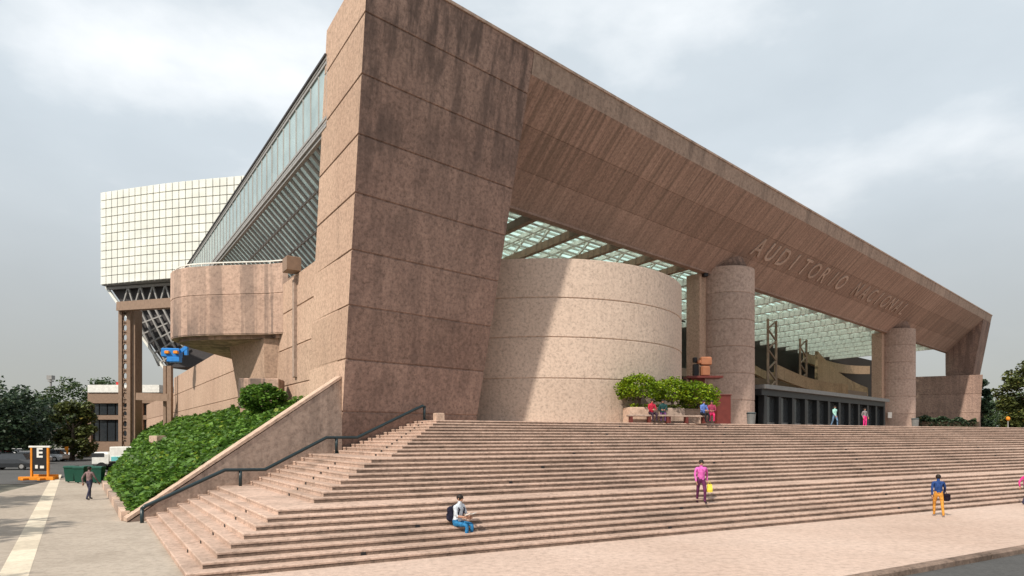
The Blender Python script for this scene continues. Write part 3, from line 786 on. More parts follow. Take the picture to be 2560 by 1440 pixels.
# lattice tower that carries the hall
tw = part_empty('lattice_tower', wh)
D = 82.0; ta_, tb_ = pt(303, D), pt(324, D); tcx = pt(347, D + 1.0)
zt2 = hz_z(772, D)
m = MB(); m.box(v3(ta_, zt2 / 2), .45, .5, zt2); m.box(v3(tb_, zt2 / 2), .45, .5, zt2); m.build('chord', M_steel, tw)
m = MB(); m.box(v3(pt(337, D + .9), zt2 / 2), 1.0, 1.6, zt2); m.build('tower_post', M_steel, tw)
m = MB(); n_ = 16
for k in range(n_):
    a, b = zt2 * k / n_, zt2 * (k + 1) / n_
    m.bar(v3(ta_, a), v3(tb_, b), .2); m.bar(v3(tb_, a), v3(ta_, b), .2)
m.build('lacing', M_steel, tw)
m = MB(); a = pt(300, D - .2); b = pt(450, D - 8); m.bar(v3(a, hz_z(767, a.y)), v3(b, hz_z(757, b.y)), .9, 1.1); m.build('tower_beam', M_steel, tw)
m = MB(); a = pt(345, 80); b = pt(425, 78); m.bar(v3(a, hz_z(991, 80)), v3(b, hz_z(994, 78)), .6, .9)
m.bar(v3(b, hz_z(915, 78)), v3(b, 1), .5); m.bar(v3(pt(413, 79), hz_z(915, 79)), v3(pt(413, 79), 1), .35); m.build('link_frame', M_steel, tw)
# blue work platform hanging under the hall
bp = thing('blue_work_platform', v3(pt(437, 66), hz_z(905, 66)), 'blue lifting platform with orange motor perched above the side wall', 'work platform', world=True)
D = 66.0
m = MB(); m.box(v3(pt(430, D), hz_z(883, D)), 1.7, 1.2, .9, .2, .08); m.build('body', M_blue, bp)
m = MB(); m.bar(v3(pt(440, D), hz_z(888, D)), v3(pt(468, D), hz_z(868, D)), .35); m.bar(v3(pt(466, D), hz_z(888, D)), v3(pt(466, D), hz_z(864, D)), .3); m.bar(v3(pt(405, D), hz_z(874, D)), v3(pt(465, D), hz_z(878, D)), .22); m.build('arm', M_blue, bp)
m = MB(); m.box(v3(pt(436, D - .3), hz_z(900, D)), 1.2, .8, .55, .1, .06); m.build('base', M_blue, bp)
for u in (418, 440):
    m = MB(); m.box(v3(pt(u, D - .7), hz_z(883, D)), .42, .35, .3, 0, .04); m.build('motor', M_orange, bp)
# ================================================================== LEFT BACKGROUND
# two storey block
ob = thing('office_block', v3(pt(290, 112), 0), 'low brown two storey block with white roof band behind the lattice tower', 'building', world=True)
D = 112.0
def bx(u0, u1, v0, v1, d, dep, mat, name, par):
    a, b = pt(u0, d), pt(u1, d); z1, z0 = hz_z(v0, d), max(-.1, hz_z(v1, d))
    m = MB(); m.loft([[Vector((a.x, d, z0)), Vector((b.x, d, z0)), Vector((b.x, d + dep, z0)), Vector((a.x, d + dep, z0))], [Vector((a.x, d, z1)), Vector((b.x, d, z1)), Vector((b.x, d + dep, z1)), Vector((a.x, d + dep, z1))]])
    return m.build(name, mat, par)
bx(224, 398, 985, 1140, D + .6, 12, M_dark, 'wall', ob)
bx(219, 398, 962, 981, D - .2, 13, M_white, 'roof_band', ob)
bx(219, 398, 981.3, 1008, D, 12.5, M_steel, 'spandrel', ob)
bx(224, 398, 1038, 1049, D, .8, M_steel, 'floor_band', ob)
bx(224, 398, 1104, 1140, D, .8, M_steel, 'plinth', ob)
for u in (219, 348, 390): bx(u, u + 8, 1008.3, 1140, D - .1, .8, M_steel, 'pillar', ob)
for u in range(230, 390, 20):
    for v0, v1 in ((1010, 1037), (1051, 1103)): bx(u, u + 17, v0, v1, D + .45, .12, M_cglass, 'window', ob)
for u0, u1, v0, v1, lab in ((290, 301, 955, 967, 'small red box sign on the roof left of the lattice tower'), (350, 375, 962, 970, 'flat red sign on the roof right of the lattice tower')):
    o = bx(u0, u1, v0, v1, D + .3, .8, M_red, 'roof_sign', None); tag(o, lab, 'sign', 'red roof signs')
# trees
def tree(name, label, base, h, cr, mat, seed, nleaf=2600, ls=.38, squash=.8, trunk=.28, group='trees', crown0=.3):
    r = random.Random(seed); root = thing(name, base, label, 'tree', group)
    m = MB(); th = h * .62
    m.tube([(0, 0, -.3), (.1, 0, th * .4), (r.uniform(-.3, .3), r.uniform(-.3, .3), th)], [trunk * 1.3, trunk, trunk * .45], 8)
    tips = []
    for k in range(9):
        a = k * 2.4 + r.uniform(-.3, .3); z0 = h * r.uniform(crown0, .6); rr = cr * r.uniform(.45, .8)
        tip = Vector((rr * math.cos(a), rr * math.sin(a), min(h * .95, z0 + h * r.uniform(.12, .35))))
        m.tube([(0, 0, z0 * .9), tip * .5 + Vector((0, 0, z0 * .35)), tip], [trunk * .4, trunk * .25, trunk * .08], 5); tips.append(tip)
    m.build('trunk', M_bark, root)
    cl = []
    for k in range(26):
        a = r.uniform(0, 6.283); z = h * r.uniform(crown0 + .05, .93); f = (z / h - crown0) / (1 - crown0)
        env = cr * math.sqrt(max(.06, 1 - (2 * f - .85) ** 2)) * r.uniform(.35, .95)
        cl.append((Vector((env * math.cos(a), env * math.sin(a), z)), cr * r.uniform(.24, .42)))
    cl += [(t, cr * .3) for t in tips]
    m = MB()
    for _ in range(nleaf):
        c, q = cl[r.randrange(len(cl))]
        d = Vector((r.gauss(0, 1), r.gauss(0, 1), r.gauss(0, 1))).normalized() * q * r.uniform(.5, 1.08)
        d.z *= squash; leaf(m, c + d, ls * r.uniform(.7, 1.3), r, 1)
    me = bpy.data.meshes.new('crown'); me.from_pydata(m.v, [], m.f); me.materials.append(mat); link('crown', me, root)
    return root
def T(u, d, vt, cr, mat, seed, label, zb=0, **k):
    q = pt(u, d); return tree('tree', label, (q.x, q.y, zb), hz_z(vt, d) - zb, cr, mat, seed, **k)
T(-10, 85, 940, 5.5, M_tleaf3, 1, 'dark spreading tree at the far left edge', group='street trees', crown0=.06, nleaf=2*4200)
T(55, 100, 985, 5.0, M_tleaf3, 2, 'dark round tree next to the leftmost tree', group='street trees', crown0=.06, nleaf=2*3200)
T(110, 118, 992, 6.0, M_tleaf, 3, 'mid green low tree under the thin mast', group='street trees', crown0=.06, nleaf=2*3200)
T(178, 125, 942, 6.5, M_tleaf, 4, 'tall broad tree left of the brown block', group='street trees', crown0=.06, nleaf=2*4200)
T(180, 92, 1003, 3.0, M_tleaf2, 5, 'olive brown tree in front of the tall broad tree', group='street trees', crown0=.06, nleaf=2*2600)
T(262, 150, 945, 6.0, M_tleaf, 6, 'tree top showing above the white roof band', group='street trees', crown0=.06, nleaf=2*2400)
T(390, 170, 955, 5, M_tleaf2, 16, 'thin tree behind the side wall of the concrete building', group='street trees', crown0=.06, nleaf=2*1200)
T(2578, 100, 900, 4.6, M_tleaf2, 8, 'tall olive tree at the far right edge', zb=3.5, group='park trees', crown0=.05, nleaf=2*4600)
T(2452, 118, 945, 2.3, M_tleaf3, 9, 'dark narrow tree next to the far concrete pier', zb=3.5, group='park trees', crown0=.05, nleaf=2*3200)
T(2500, 165, 1000, 8.0, M_tleaf, 10, 'low hazy green tree between the dark and olive trees', zb=2, group='park trees', crown0=.05, nleaf=2*3000)
T(2420, 150, 1010, 6.0, M_tleaf, 11, 'green tree peeping behind the far pier', zb=2, group='park trees', crown0=.05, nleaf=2*2000)
T(2580, 140, 985, 8.0, M_tleaf, 12, 'green tree cut off by the right edge behind the olive tree', zb=2, group='park trees', crown0=.05, nleaf=2*2600)
# trees outside the view on the left: their shade lies on the footway
for i, (x, y, h, c) in enumerate(((-19.5, 3.5, 11, 4.6), (-26.5, 13.5, 12, 5.0), (-34, 24, 12, 5.2), (-42, 34, 12, 5.2))):
    tree('tree', ('leafy street tree nearest the camera, outside the left edge', 'second street tree from the camera outside the left edge', 'third street tree from the camera outside the left edge', 'farthest shade tree outside the left edge')[i], (x, y, 0), h, c, M_tleaf, 20 + i, nleaf=3000, ls=.42, group='trees shading the footway')
# hedge on the plaza
hg = thing('hedge', v3(pt(2350, 95), ZP), 'clipped dark hedge in front of the end wall', 'hedge', world=True)
m = MB(); r = random.Random(5)
for _ in range(5000):
    u = r.uniform(2278, 2440); d = r.uniform(93, 96); q = pt(u, d); zt3 = ZP + 2.3 - (u - 2278) * .004 + .2 * math.sin(u * .15)
    leaf(m, v3(q, ZP + (zt3 - ZP) * r.random() ** .6), .3, r, 1)
me = bpy.data.meshes.new('foliage'); me.from_pydata(m.v, [], m.f); me.materials.append(M_tleaf3); link('foliage', me, hg)
m = MB(); a, b = pt(2280, 94), pt(2438, 94); m.bar(v3(a, ZP + .7), v3(b, ZP + .7), 1.6, 1.4); m.build('hedge_core', M_soil, hg)
# mast
m = MB(); q = pt(127, 140); m.tube([v3(q, 0), v3(q, hz_z(940, 140))], [.3, .2], 8); m.box(v3(q, hz_z(944, 140)), 1.1, 1.1, .9)
m.box(v3(q, hz_z(953, 140)), .8, .8, .3); tag(m.build('lamp_mast', M_grey_steel), 'thin tall mast with lamp head above the trees', 'mast')
q = pt(2520, 96); lm = thing('orange_globe_lamp', v3(q, ZP), 'orange globe lamp on a pale post at the right edge', 'lamp')
m = MB(); m.tube([(0, 0, 0), (0, 0, 1.7)], .07, 8); m.build('post', M_grey_steel, lm); m = MB(); m.ell((0, 0, 1.9), .28, .28, .34); m.build('globe', M_orange, lm, True)
# ---- vehicles
def car(label, loc, rz, mat, scale=1.0, kind='car', group='vehicles on the left'):
    root = thing(kind if kind != 'car' else 'parked_car', loc, label, 'car', group, rz)
    Lc, Wc = 4.6 * scale, 1.8 * scale
    def sec(x, z0, z1, w0, w1): return [Vector((x, -w0 / 2, z0)), Vector((x, w0 / 2, z0)), Vector((x, w0 / 2, (z0 + z1) / 2)), Vector((x, w1 / 2, z1)), Vector((x, -w1 / 2, z1)), Vector((x, -w0 / 2, (z0 + z1) / 2))]
    m = MB(); k = scale
    m.loft([sec(-2.3 * k, .4 * k, .75 * k, 1.5 * k, 1.4 * k), sec(-2.2 * k, .28 * k, .95 * k, Wc, 1.6 * k), sec(-1.0 * k, .25 * k, 1.0 * k, Wc, 1.65 * k), sec(1.0 * k, .25 * k, 1.0 * k, Wc, 1.65 * k), sec(2.1 * k, .28 * k, .95 * k, Wc, 1.6 * k), sec(2.3 * k, .4 * k, .8 * k, 1.55 * k, 1.45 * k)])
    b = m.build('body', mat, root)
    m = MB(); m.loft([[Vector((x * k, s * y * k, z * k)) for x, y, z, s in ((-1.25, .78, .98, -1), (1.75, .78, .98, -1), (1.75, .78, .98, 1), (-1.25, .78, .98, 1))], [Vector((x * k, s * y * k, z * k)) for x, y, z, s in ((-.55, .62, 1.5, -1), (1.3, .62, 1.5, -1), (1.3, .62, 1.5, 1), (-.55, .62, 1.5, 1))]]); m.build('cabin_glass', M_cglass, root)
    m = MB(); m.box((.37 * k, 0, 1.52 * k), 1.9 * k, 1.28 * k, .06 * k, 0, .02); m.build('roof', mat, root)
    for x in (-1.4, 1.4):
        for s in (-1, 1):
            m = MB(); n = 14
            m.loft([[Vector((x * k + .33 * k * math.cos(2 * math.pi * j / n), s * y * k, .33 * k + .33 * k * math.sin(2 * math.pi * j / n))) for j in range(n)] for y in (.72, .92)]); wl = m.build('wheel', M_tyre, root)
            m = MB(); m.loft([[Vector((x * k + .19 * k * math.cos(2 * math.pi * j / n), s * y * k, .33 * k + .19 * k * math.sin(2 * math.pi * j / n))) for j in range(n)] for y in (.9, .94)]); m.build('rim', M_grey_steel, wl)
    for s in (-1, 1):
        m = MB(); m.box((-2.27 * k, s * .6 * k, .7 * k), .08, .3 * k, .14 * k); m.build('headlight', M_white, root)
    return root
def vloc(u, d, z=-.14): q = pt(u, d); return (q.x, q.y, z)
M_cblk = plain('car_black', (.02, .022, .026), .25, spec=.6); M_csil = plain('car_silver', (.42, .43, .44), .3, .4); M_cred = plain('car_red', (.4, .03, .03), .3); M_cwht = plain('car_white', (.7, .7, .7), .35)
car('black car with bright windows at the left edge of the street', vloc(30, 66), .1, M_cblk, 1.1)
car('red car half hidden behind the black car', vloc(-5, 84), .1, M_cred)
car('silver car behind the orange letter sign', vloc(70, 80), .05, M_csil, 1.05)
car('grey car behind the silver car below the dark trees', vloc(118, 88), .1, M_csil, 1.05)
car('white car beyond the silver car', vloc(40, 97), .1, M_cwht, 1.05)
car('white car beside the orange posts', vloc(150, 98), .3, M_cwht, 1.0)
# delivery truck
tk = thing('delivery_truck', vloc(318, 62, 0), 'white and turquoise box truck behind the green bank', 'truck', rz=.25)
m = MB(); m.box((0.6, 0, 1.6), 3.6, 2.0, 1.4, 0, .05); m.build('cargo_box', M_white, tk)
m = MB(); m.box((0.6, -.02, 1.15), 3.3, 2.06, .42, 0, .02); m.build('stripe', M_teal, tk)
m = MB(); m.box((-2.0, 0, 1.15), 1.4, 1.9, 1.3, 0, .2); cb = m.build('cab', M_white, tk)
m = MB(); m.box((-2.2, 0, 1.5), 1.06, 1.94, .42, 0, .05); m.build('windscreen', M_cglass, cb)
m = MB(); m.box((-.2, 0, .6), 5, 1.5, .25); m.build('chassis', M_black, tk)
for x in (-1.9, 1.4):
    for s in (-1, 1):
        m = MB(); n = 14; m.loft([[Vector((x + .42 * math.cos(6.2832 * j / n), s * y, .42 + .42 * math.sin(6.2832 * j / n))) for j in range(n)] for y in (.75, 1.0)]); m.build('wheel', M_tyre, tk)
for s in (-.7, .7):
    m = MB(); m.box((2.42, s, .8), .06, .3, .2); m.build('tail_light', M_orange, tk)
# orange framed letter sign
sg = thing('letter_sign', v3(G(100, 1200, 0), 0), 'orange framed black sign with white letter E standing on orange feet', 'sign')
for s in (-1, 1):
    m = MB(); m.box((s * .62, 0, 1.25), .14, .14, 2.4, 0, .01); m.build('post', M_orange, sg)
    m = MB(); m.box((s * .62, 0, .1), .2, 2.0, .16, 0, .02); m.build('foot', M_orange, sg)
m = MB(); m.box((0, -.35, .14), 2.6, .22, .26, 0, .02); m.box((0, .5, .3), 2.0, .16, .2, 0, .02); m.build('cross_foot', M_orange, sg)
m = MB(); m.box((0, 0, 2.5), 1.6, .18, .14, 0, .02); m.build('top_rail', M_white, sg)
m = MB(); m.box((0, 0, 1.55), 1.06, .08, 1.75, 0, .01); pn = m.build('panel', M_black, sg)
def letter_mesh(ch, size, name):
    cu = bpy.data.curves.new(name, 'FONT'); cu.body = ch; cu.size = size; cu.extrude = .008; cu.align_x = 'CENTER'; cu.align_y = 'CENTER'; cu.offset = .03
    to = bpy.data.objects.new('tmp', cu); col.objects.link(to); bpy.context.view_layer.update()
    me = bpy.data.meshes.new_from_object(to.evaluated_get(bpy.context.evaluated_depsgraph_get())); bpy.data.objects.remove(to); return me
me = letter_mesh('E', 1.0, 'letter'); me.materials.clear(); me.materials.append(M_white); o = link('letter', me, pn); o.location = (0, -.055, 2.02); o.rotation_euler = (R(90), 0, 0)
m = MB(); m.box((-.22, -.06, 1.0), .2, .02, .26); m.box((.2, -.06, .98), .3, .02, .2); m.build('mark', M_white, pn)
# green wheeled bins
def wheelie(label, q, rz):
    root = thing('wheeled_bin', v3(q, 0), label, 'bin', 'green wheeled bins on the footway', rz)
    m = MB(); m.loft([[Vector((a * x, b * y, z)) for a, b in ((-1, -1), (1, -1), (1, 1), (-1, 1))] for x, y, z in ((.26, .24, .08), (.33, .34, 1.05))]); m.build('body', M_green, root)
    m = MB(); m.loft([[Vector((a * .36, b * y + o_, z)) for a, b in ((-1, -1), (1, -1), (1, 1), (-1, 1))] for y, z, o_ in ((.38, 1.05, 0), (.37, 1.13, 0), (.25, 1.19, 0))]); m.build('lid', M_green, root)
    m = MB(); m.bar((-.25, .42, 1.02), (.25, .42, 1.02), .05); m.build('handle', M_green, root)
    for s in (-1, 1):
        m = MB(); m.loft([[Vector((s * x, .2 + .11 * math.cos(6.2832 * j / 10), .11 + .11 * math.sin(6.2832 * j / 10))) for j in range(10)] for x in (.24, .31)]); m.build('wheel', M_tyre, root)
for u, v, lab in ((178, 1206, 'leftmost dark green wheeled bin standing apart'), (202, 1208, 'second dark green wheeled bin from the left in the row'), (224, 1205, 'third dark green wheeled bin behind the walking person'), (246, 1208, 'rightmost dark green wheeled bin nearest the bank')):
    wheelie(lab, G(u, v, 0), .15)
for u, v, h, lab in ((168, 1150, 1.9, 'taller orange traffic post left of the pair'), (182, 1148, 1.6, 'shorter orange traffic post right of the pair')):
    rt = thing('traffic_post', v3(G(u, v, 0), 0), lab, 'post', 'orange traffic posts'); m = MB(); m.tube([(0, 0, .08), (0, 0, h)], [.14, .11], 8); m.build('post', M_orange, rt)
    m = MB(); m.box((0, 0, .05), .6, .6, .1, 0, .02); m.build('base', M_black, rt); m = MB(); m.box((0, -.13, h - .3), .5, .04, .5); m.build('sign_plate', M_orange, rt)
# pavilion wall far left, pale
o = bx(72, 118, 1068, 1090, 105, 4, M_white, 'kiosk', None); tag(o, 'small pale kiosk in the shade under the dark trees', 'kiosk')
# ================================================================== PLAZA FURNITURE
def planter(tlabel, label, u, d, wd_, dep_, tr_u, seed, cr, h0, h1, mat=M_cope):
    q = pt(u, d); root = thing('tree_planter', v3(q, ZP), label, 'planter', 'planters with clipped trees', .12)
    m = MB(); z = .95
    ring = lambda x, y, zz: [Vector((a * x, b * y, zz)) for a, b in ((-1, -1), (1, -1), (1, 1), (-1, 1))]
    m.loft([ring(wd_ / 2, dep_ / 2, 0), ring(wd_ / 2, dep_ / 2, z - .03), ring(wd_ / 2 - .03, dep_ / 2 - .03, z), ring(wd_ / 2 - .14, dep_ / 2 - .14, z), ring(wd_ / 2 - .14, dep_ / 2 - .14, z - .12)]); m.build('box', mat, root)
    m = MB(); r = random.Random(seed)
    for _ in range(300): leaf(m, Vector((r.uniform(-wd_ / 2, wd_ / 2) * .85, r.uniform(-dep_ / 2, dep_ / 2) * .85, z + r.uniform(-.05, .2))), .1, r, 1)
    me = bpy.data.meshes.new('undergrowth'); me.from_pydata(m.v, [], m.f); me.materials.append(M_topi); link('undergrowth', me, root)
    q2 = pt(tr_u, d)
    rt = thing('clipped_tree', v3(q2, ZP + .8), tlabel, 'tree', 'clipped trees on the plaza')
    m = MB(); m.tube([(0, 0, 0), (.04, 0, .6), (-.02, 0, h0 - .8 + .3)], [.1, .08, .07], 8)
    for k in range(6):
        a = k * 1.05; m.tube([(0, 0, h0 - .8), (cr * .35 * math.cos(a), cr * .35 * math.sin(a), h0 - .4), (cr * .7 * math.cos(a), cr * .7 * math.sin(a), h0 - .05)], [.05, .035, .015], 5)
    m.build('trunk', M_bark, rt)
    m = MB()
    for _ in range(2600):
        a = r.uniform(0, 6.283); zz = r.uniform(-.55, 1); k = math.sqrt(max(0, 1 - zz * zz)); rr = r.uniform(.7, 1.05) * (1 + .09 * math.sin(4 * a + seed) + .06 * math.sin(7 * zz + 2 * a))
        hh = (h1 - h0) * .62
        leaf(m, Vector((cr * k * math.cos(a) * rr, cr * k * math.sin(a) * rr, h0 - .8 + hh * .62 + hh * zz * rr)), .13, r, 1)
    me = bpy.data.meshes.new('crown'); me.from_pydata(m.v, [], m.f); me.materials.append(M_topi); link('crown', me, rt)
planter('leftmost of three round clipped trees on the plaza', 'pale planter box in front of the drum, leftmost of three', 1612, 38.6, 2.3, 1.4, 1597, 1, 1.3, 1.4, 2.95)
planter('middle one of three round clipped trees on the plaza', 'planter box half hidden by seated people, middle of three', 1668, 39.6, 1.7, 1.3, 1680, 2, 1.2, 1.3, 2.8, M_wall)
planter('clipped tree nearest the column, rightmost of three', 'grey planter box nearest the round column, rightmost of three', 1722, 40.6, 1.7, 1.3, 1742, 3, 1.3, 1.1, 2.65, M_wall)
def bench(label, u, d, ln, rz=.12):
    q = pt(u, d); root = thing('stone_bench', v3(q, ZP), label, 'bench', 'benches by the planters', rz)
    m = MB(); m.box((0, 0, .43), ln, .45, .1, 0, .015); m.build('seat', M_wall, root)
    for x in (-.42, 0, .42):
        m = MB(); m.box((x * ln, 0, .19), .14, .4, .38); m.build('leg', M_maroon, root)
bench('long low bench in front of the pale planter', 1622, 37.5, 2.6)
bench('low bench in front of the grey planters near the column', 1715, 38.6, 2.6)
m = MB(); q = pt(1806, 45.5); rt = thing('maroon_kiosk', v3(q, ZP), 'tall maroon door sized box beside the round column', 'box')
m.box((0, 0, 1.05), .95, .7, 2.1, 0, .02); m.build('body', M_maroon, rt); m = MB(); m.box((0, 0, 2.14), 1.05, .8, .08, 0, .01); m.build('cap', M_maroon, rt)
q = pt(1757, 47); rt = thing('terracotta_sculpture', v3(q, ZP), 'terracotta block sculpture on a dark raised shelf between drum and column', 'sculpture')
zb2 = hz_z(944, 47) - ZP
m = MB(); m.box((0, 0, zb2), 2.6, 1.2, .16, 0, .02); m.box((-.4, .2, zb2 / 2), 1.0, .8, zb2 - .1); m.build('stand', M_maroon, rt)
m = MB(); m.box((.15, 0, zb2 + .48), .55, .5, .7, .2, .05); m.box((.2, 0, zb2 + 1.2), .75, .5, .62, .1, .08); m.box((-.25, 0, zb2 + 1.15), .35, .35, .25, .1, .04); m.build('figure', M_terra, rt)
m = MB(); m.box((-.5, .1, zb2 + .55), .35, .35, .9, .1, .04); m.box((-.55, .1, zb2 + 1.3), .25, .25, .4, .3, .04); m.build('dark_block', M_black, rt)
def litter(label, u, d):
    q = pt(u, d); rt = thing('litter_bin', v3(q, ZP), label, 'bin', 'litter bins on the plaza'); n = 14
    m = MB(); m.loft([[Vector((r_ * math.cos(6.2832 * j / n), r_ * math.sin(6.2832 * j / n), z)) for j in range(n)] for r_, z in ((.26, 0), (.32, .85), (.32, .95), (.26, 1.0))]); m.build('drum', M_lip, rt)
    m = MB(); m.loft([[Vector((r_ * math.cos(6.2832 * j / n), r_ * math.sin(6.2832 * j / n), z)) for j in range(n)] for r_, z in ((.34, .88), (.34, .96))]); m.build('rim', M_rail, rt)
litter('grey litter bin at the foot of the nearer round column', 1878, 47); litter('grey litter bin at the foot of the far round column', 2288, 62)
# ================================================================== PEOPLE
M_skin = plain('skin', (.45, .24, .16), .5, var=.05); M_hair = plain('hair', (.018, .012, .009), .6)
CL = {}
def cloth(c):
    k = tuple(c)
    if k not in CL:
        m_, t_ = base_mat('cloth_%d' % len(CL)); g_ = nd(t_, 'ShaderNodeTexCoord').outputs['Object']
        f_ = noise(t_, g_, 9, 4, .6)
        finish(t_, ramp(t_, f_, [(.3, [x * .55 for x in c]), (.5, c), (.75, [min(1, x * 1.25 + .01) for x in c])]), .9, f_, .8, .05, spec=.1); CL[k] = m_
    return CL[k]
def skin_mesh(verts, edges, rads, root=0):
    me = bpy.data.meshes.new('tmp'); me.from_pydata(verts, edges, []); ob = bpy.data.objects.new('tmp', me); col.objects.link(ob)
    sk = ob.modifiers.new('s', 'SKIN'); sk.use_smooth_shade = True
    for i, d in enumerate(me.skin_vertices[0].data): d.radius = rads[i] if isinstance(rads[i], (tuple, list)) else (rads[i], rads[i]); d.use_root = i == root
    sb = ob.modifiers.new('d', 'SUBSURF'); sb.levels = 1; sb.render_levels = 1
    bpy.context.view_layer.update()
    out = bpy.data.meshes.new_from_object(ob.evaluated_get(bpy.context.evaluated_depsgraph_get())); bpy.data.objects.remove(ob); return out
def person(label, loc, rz, pose, shirt, pants, shoes=(.03, .03, .03), h=1.68, sleeves=True, hair_long=False, group=None, scarf=None):
    """local frame: facing -Y, feet on z=0 (seated: seat at z=.45)"""
    k = h / 1.7; V = {}; 
    if pose == 'sit':
        V['pel'] = (0, 0, .56); V['chest'] = (0, -.06, .98); V['neck'] = (0, -.09, 1.12); up_ = (0, -.12, 1.12)
        for s, n in ((-1, 'l'), (1, 'r')):
            V['hip' + n] = (s * .10, -.02, .53); V['knee' + n] = (s * .13, -.45, .52); V['ank' + n] = (s * .12, -.42, .09); V['toe' + n] = (s * .13, -.60, .05)
            V['sho' + n] = (s * .19, -.07, 1.04); V['elb' + n] = (s * .24, -.16, .77); V['wri' + n] = (s * .10, -.38, .74)
    else:
        st = {'stand': 0, 'walk': .22}[pose]
        V['pel'] = (0, 0, .95); V['chest'] = (0, -.01, 1.28); V['neck'] = (0, 0, 1.45)
        for s, n in ((-1, 'l'), (1, 'r')):
            V['hip' + n] = (s * .10, 0, .90); V['knee' + n] = (s * .11, -s * st * .6 - .03, .50); V['ank' + n] = (s * .11, -s * st + (.06 if st else .01), .09); V['toe' + n] = (s * .13, -s * st - .12, .05)
            V['sho' + n] = (s * .19, 0, 1.40); V['elb' + n] = (s * .26, s * st * .6 + .03, 1.12); V['wri' + n] = (s * .25, s * st - .10, .87)
    nk = Vector(V['neck'])
    V['chin'] = tuple(nk + Vector((0, -.015, .06))); V['face'] = tuple(nk + Vector((0, -.03, .14))); V['crown'] = tuple(nk + Vector((0, -.015, .215))); V['nose'] = tuple(nk + Vector((0, -.115, .125)))
    RAD = dict(pel=(.15, .12), chest=(.165, .115), neck=.055, chin=.065, face=(.085, .095), crown=.06, nose=.014)
    for n in 'lr': RAD.update({'hip' + n: .095, 'knee' + n: .062, 'ank' + n: .045, 'toe' + n: .04, 'sho' + n: .065, 'elb' + n: .046, 'wri' + n: .032})
    names = list(V); idx = {n: i for i, n in enumerate(names)}
    ed_ = [('pel', 'chest'), ('chest', 'neck'), ('neck', 'chin'), ('chin', 'face'), ('face', 'crown'), ('face', 'nose')]
    for n in 'lr': ed_ += [('pel', 'hip' + n), ('hip' + n, 'knee' + n), ('knee' + n, 'ank' + n), ('ank' + n, 'toe' + n), ('chest', 'sho' + n), ('sho' + n, 'elb' + n), ('elb' + n, 'wri' + n)]
    me = skin_mesh([tuple(c * k for c in V[n]) for n in names], [(idx[a], idx[b]) for a, b in ed_], [tuple(r * k for r in RAD[n]) if isinstance(RAD[n], tuple) else RAD[n] * k for n in names], idx['pel'])
    region = {}
    for a, b in ed_:
        key = a + b
        region[(a, b)] = 1 if (a, b) in (('pel', 'chest'), ('chest', 'neck')) or a in ('chest',) or a.startswith('sho') or (a.startswith('elb') and sleeves) else 2 if a in ('pel',) or a.startswith('hip') or a.startswith('knee') else 3 if a.startswith('ank') else 0
    segs = [(Vector(V[a]) * k, Vector(V[b]) * k, region[(a, b)], RAD[a]) for a, b in ed_]
    def near(p):
        best, bi = 9, 0
        for a, b, r_, ra in segs:
            d = b - a; t = max(0, min(1, (p - a).dot(d) / d.length_squared)); q = (p - (a + d * t)).length - (ra[0] if isinstance(ra, tuple) else ra) * .6
            if q < best: best, bi = q, r_
        return bi
    verts = [v.co.copy() for v in me.vertices]; faces = [tuple(p.vertices) for p in me.polygons]
    mi = [near(sum((verts[i] for i in f), Vector()) / len(f)) for f in faces]
    for j, f in enumerate(faces):
        zc = sum(verts[i].z for i in f) / len(f)
        if mi[j] == 1 and pose != 'sit' and zc < .93 * k and abs(sum(verts[i].x for i in f) / len(f)) < .2 * k: mi[j] = 2 if zc < .86 * k else 1
    bpy.data.meshes.remove(me)
    # hands: palm and five fingers, rooted in the wrist
    for n, s in (('l', -1), ('r', 1)):
        w_ = Vector(V['wri' + n]) * k; d = (w_ - Vector(V['elb' + n]) * k).normalized()
        sd = Vector((0, 1, 0)).cross(d); sd = sd.normalized() if sd.length > .2 else Vector((1, 0, 0)); sd = d.cross(Vector((s, 0, 0))).normalized()
        pn_ = d.cross(sd).normalized(); mb = MB()
        mb.loft([[w_ + d * t * k + sd * (a * ww * k) + pn_ * (b * .013 * k) for a, b in ((-1, -1), (1, -1), (1, 1), (-1, 1))] for t, ww in ((-.01, .026), (.03, .04), (.085, .04))])
        for fi, (off, ln) in enumerate(((-.032, .062), (-.011, .075), (.011, .07), (.032, .055))):
            b0 = w_ + (d * .08 + sd * off) * k; mb.tube([b0, b0 + (d * ln * .5 + pn_ * .006) * k, b0 + (d * ln + pn_ * .03 * (-s)) * k], [.0095 * k, .009 * k, .007 * k], 6)
        b0 = w_ + (d * .03 - sd * .035) * k; mb.tube([b0, b0 + (d * .03 - sd * .03) * k, b0 + (d * .06 - sd * .035) * k], [.012 * k, .011 * k, .008 * k], 6)
        o_ = len(verts); verts += [Vector(v) for v in mb.v]; faces += [tuple(i + o_ for i in f) for f in mb.f]; mi += [0] * len(mb.f)
    mb = MB(); fc = Vector(V['face'])
    for s in (-1, 1):
        mb.ell((fc + Vector((s * .032, -.088, .005))) * k, .012 * k, .008 * k, .009 * k, 6, 5)
    o_ = len(verts); verts += [Vector(v) for v in mb.v]; faces += [tuple(i + o_ for i in f) for f in mb.f]; mi += [4] * len(mb.f)
    mb = MB()
    for s in (-1, 1): mb.ell((fc + Vector((s * .087, .01, -.005))) * k, .012 * k, .02 * k, .03 * k, 6, 5)
    o_ = len(verts); verts += [Vector(v) for v in mb.v]; faces += [tuple(i + o_ for i in f) for f in mb.f]; mi += [0] * len(mb.f)
    me = bpy.data.meshes.new('body'); me.from_pydata([tuple(v) for v in verts], [], faces)
    for mt in (M_skin, cloth(shirt), cloth(pants), cloth(shoes), M_hair): me.materials.append(mt)
    me.polygons.foreach_set('material_index', mi); me.polygons.foreach_set('use_smooth', [True] * len(faces)); me.update()
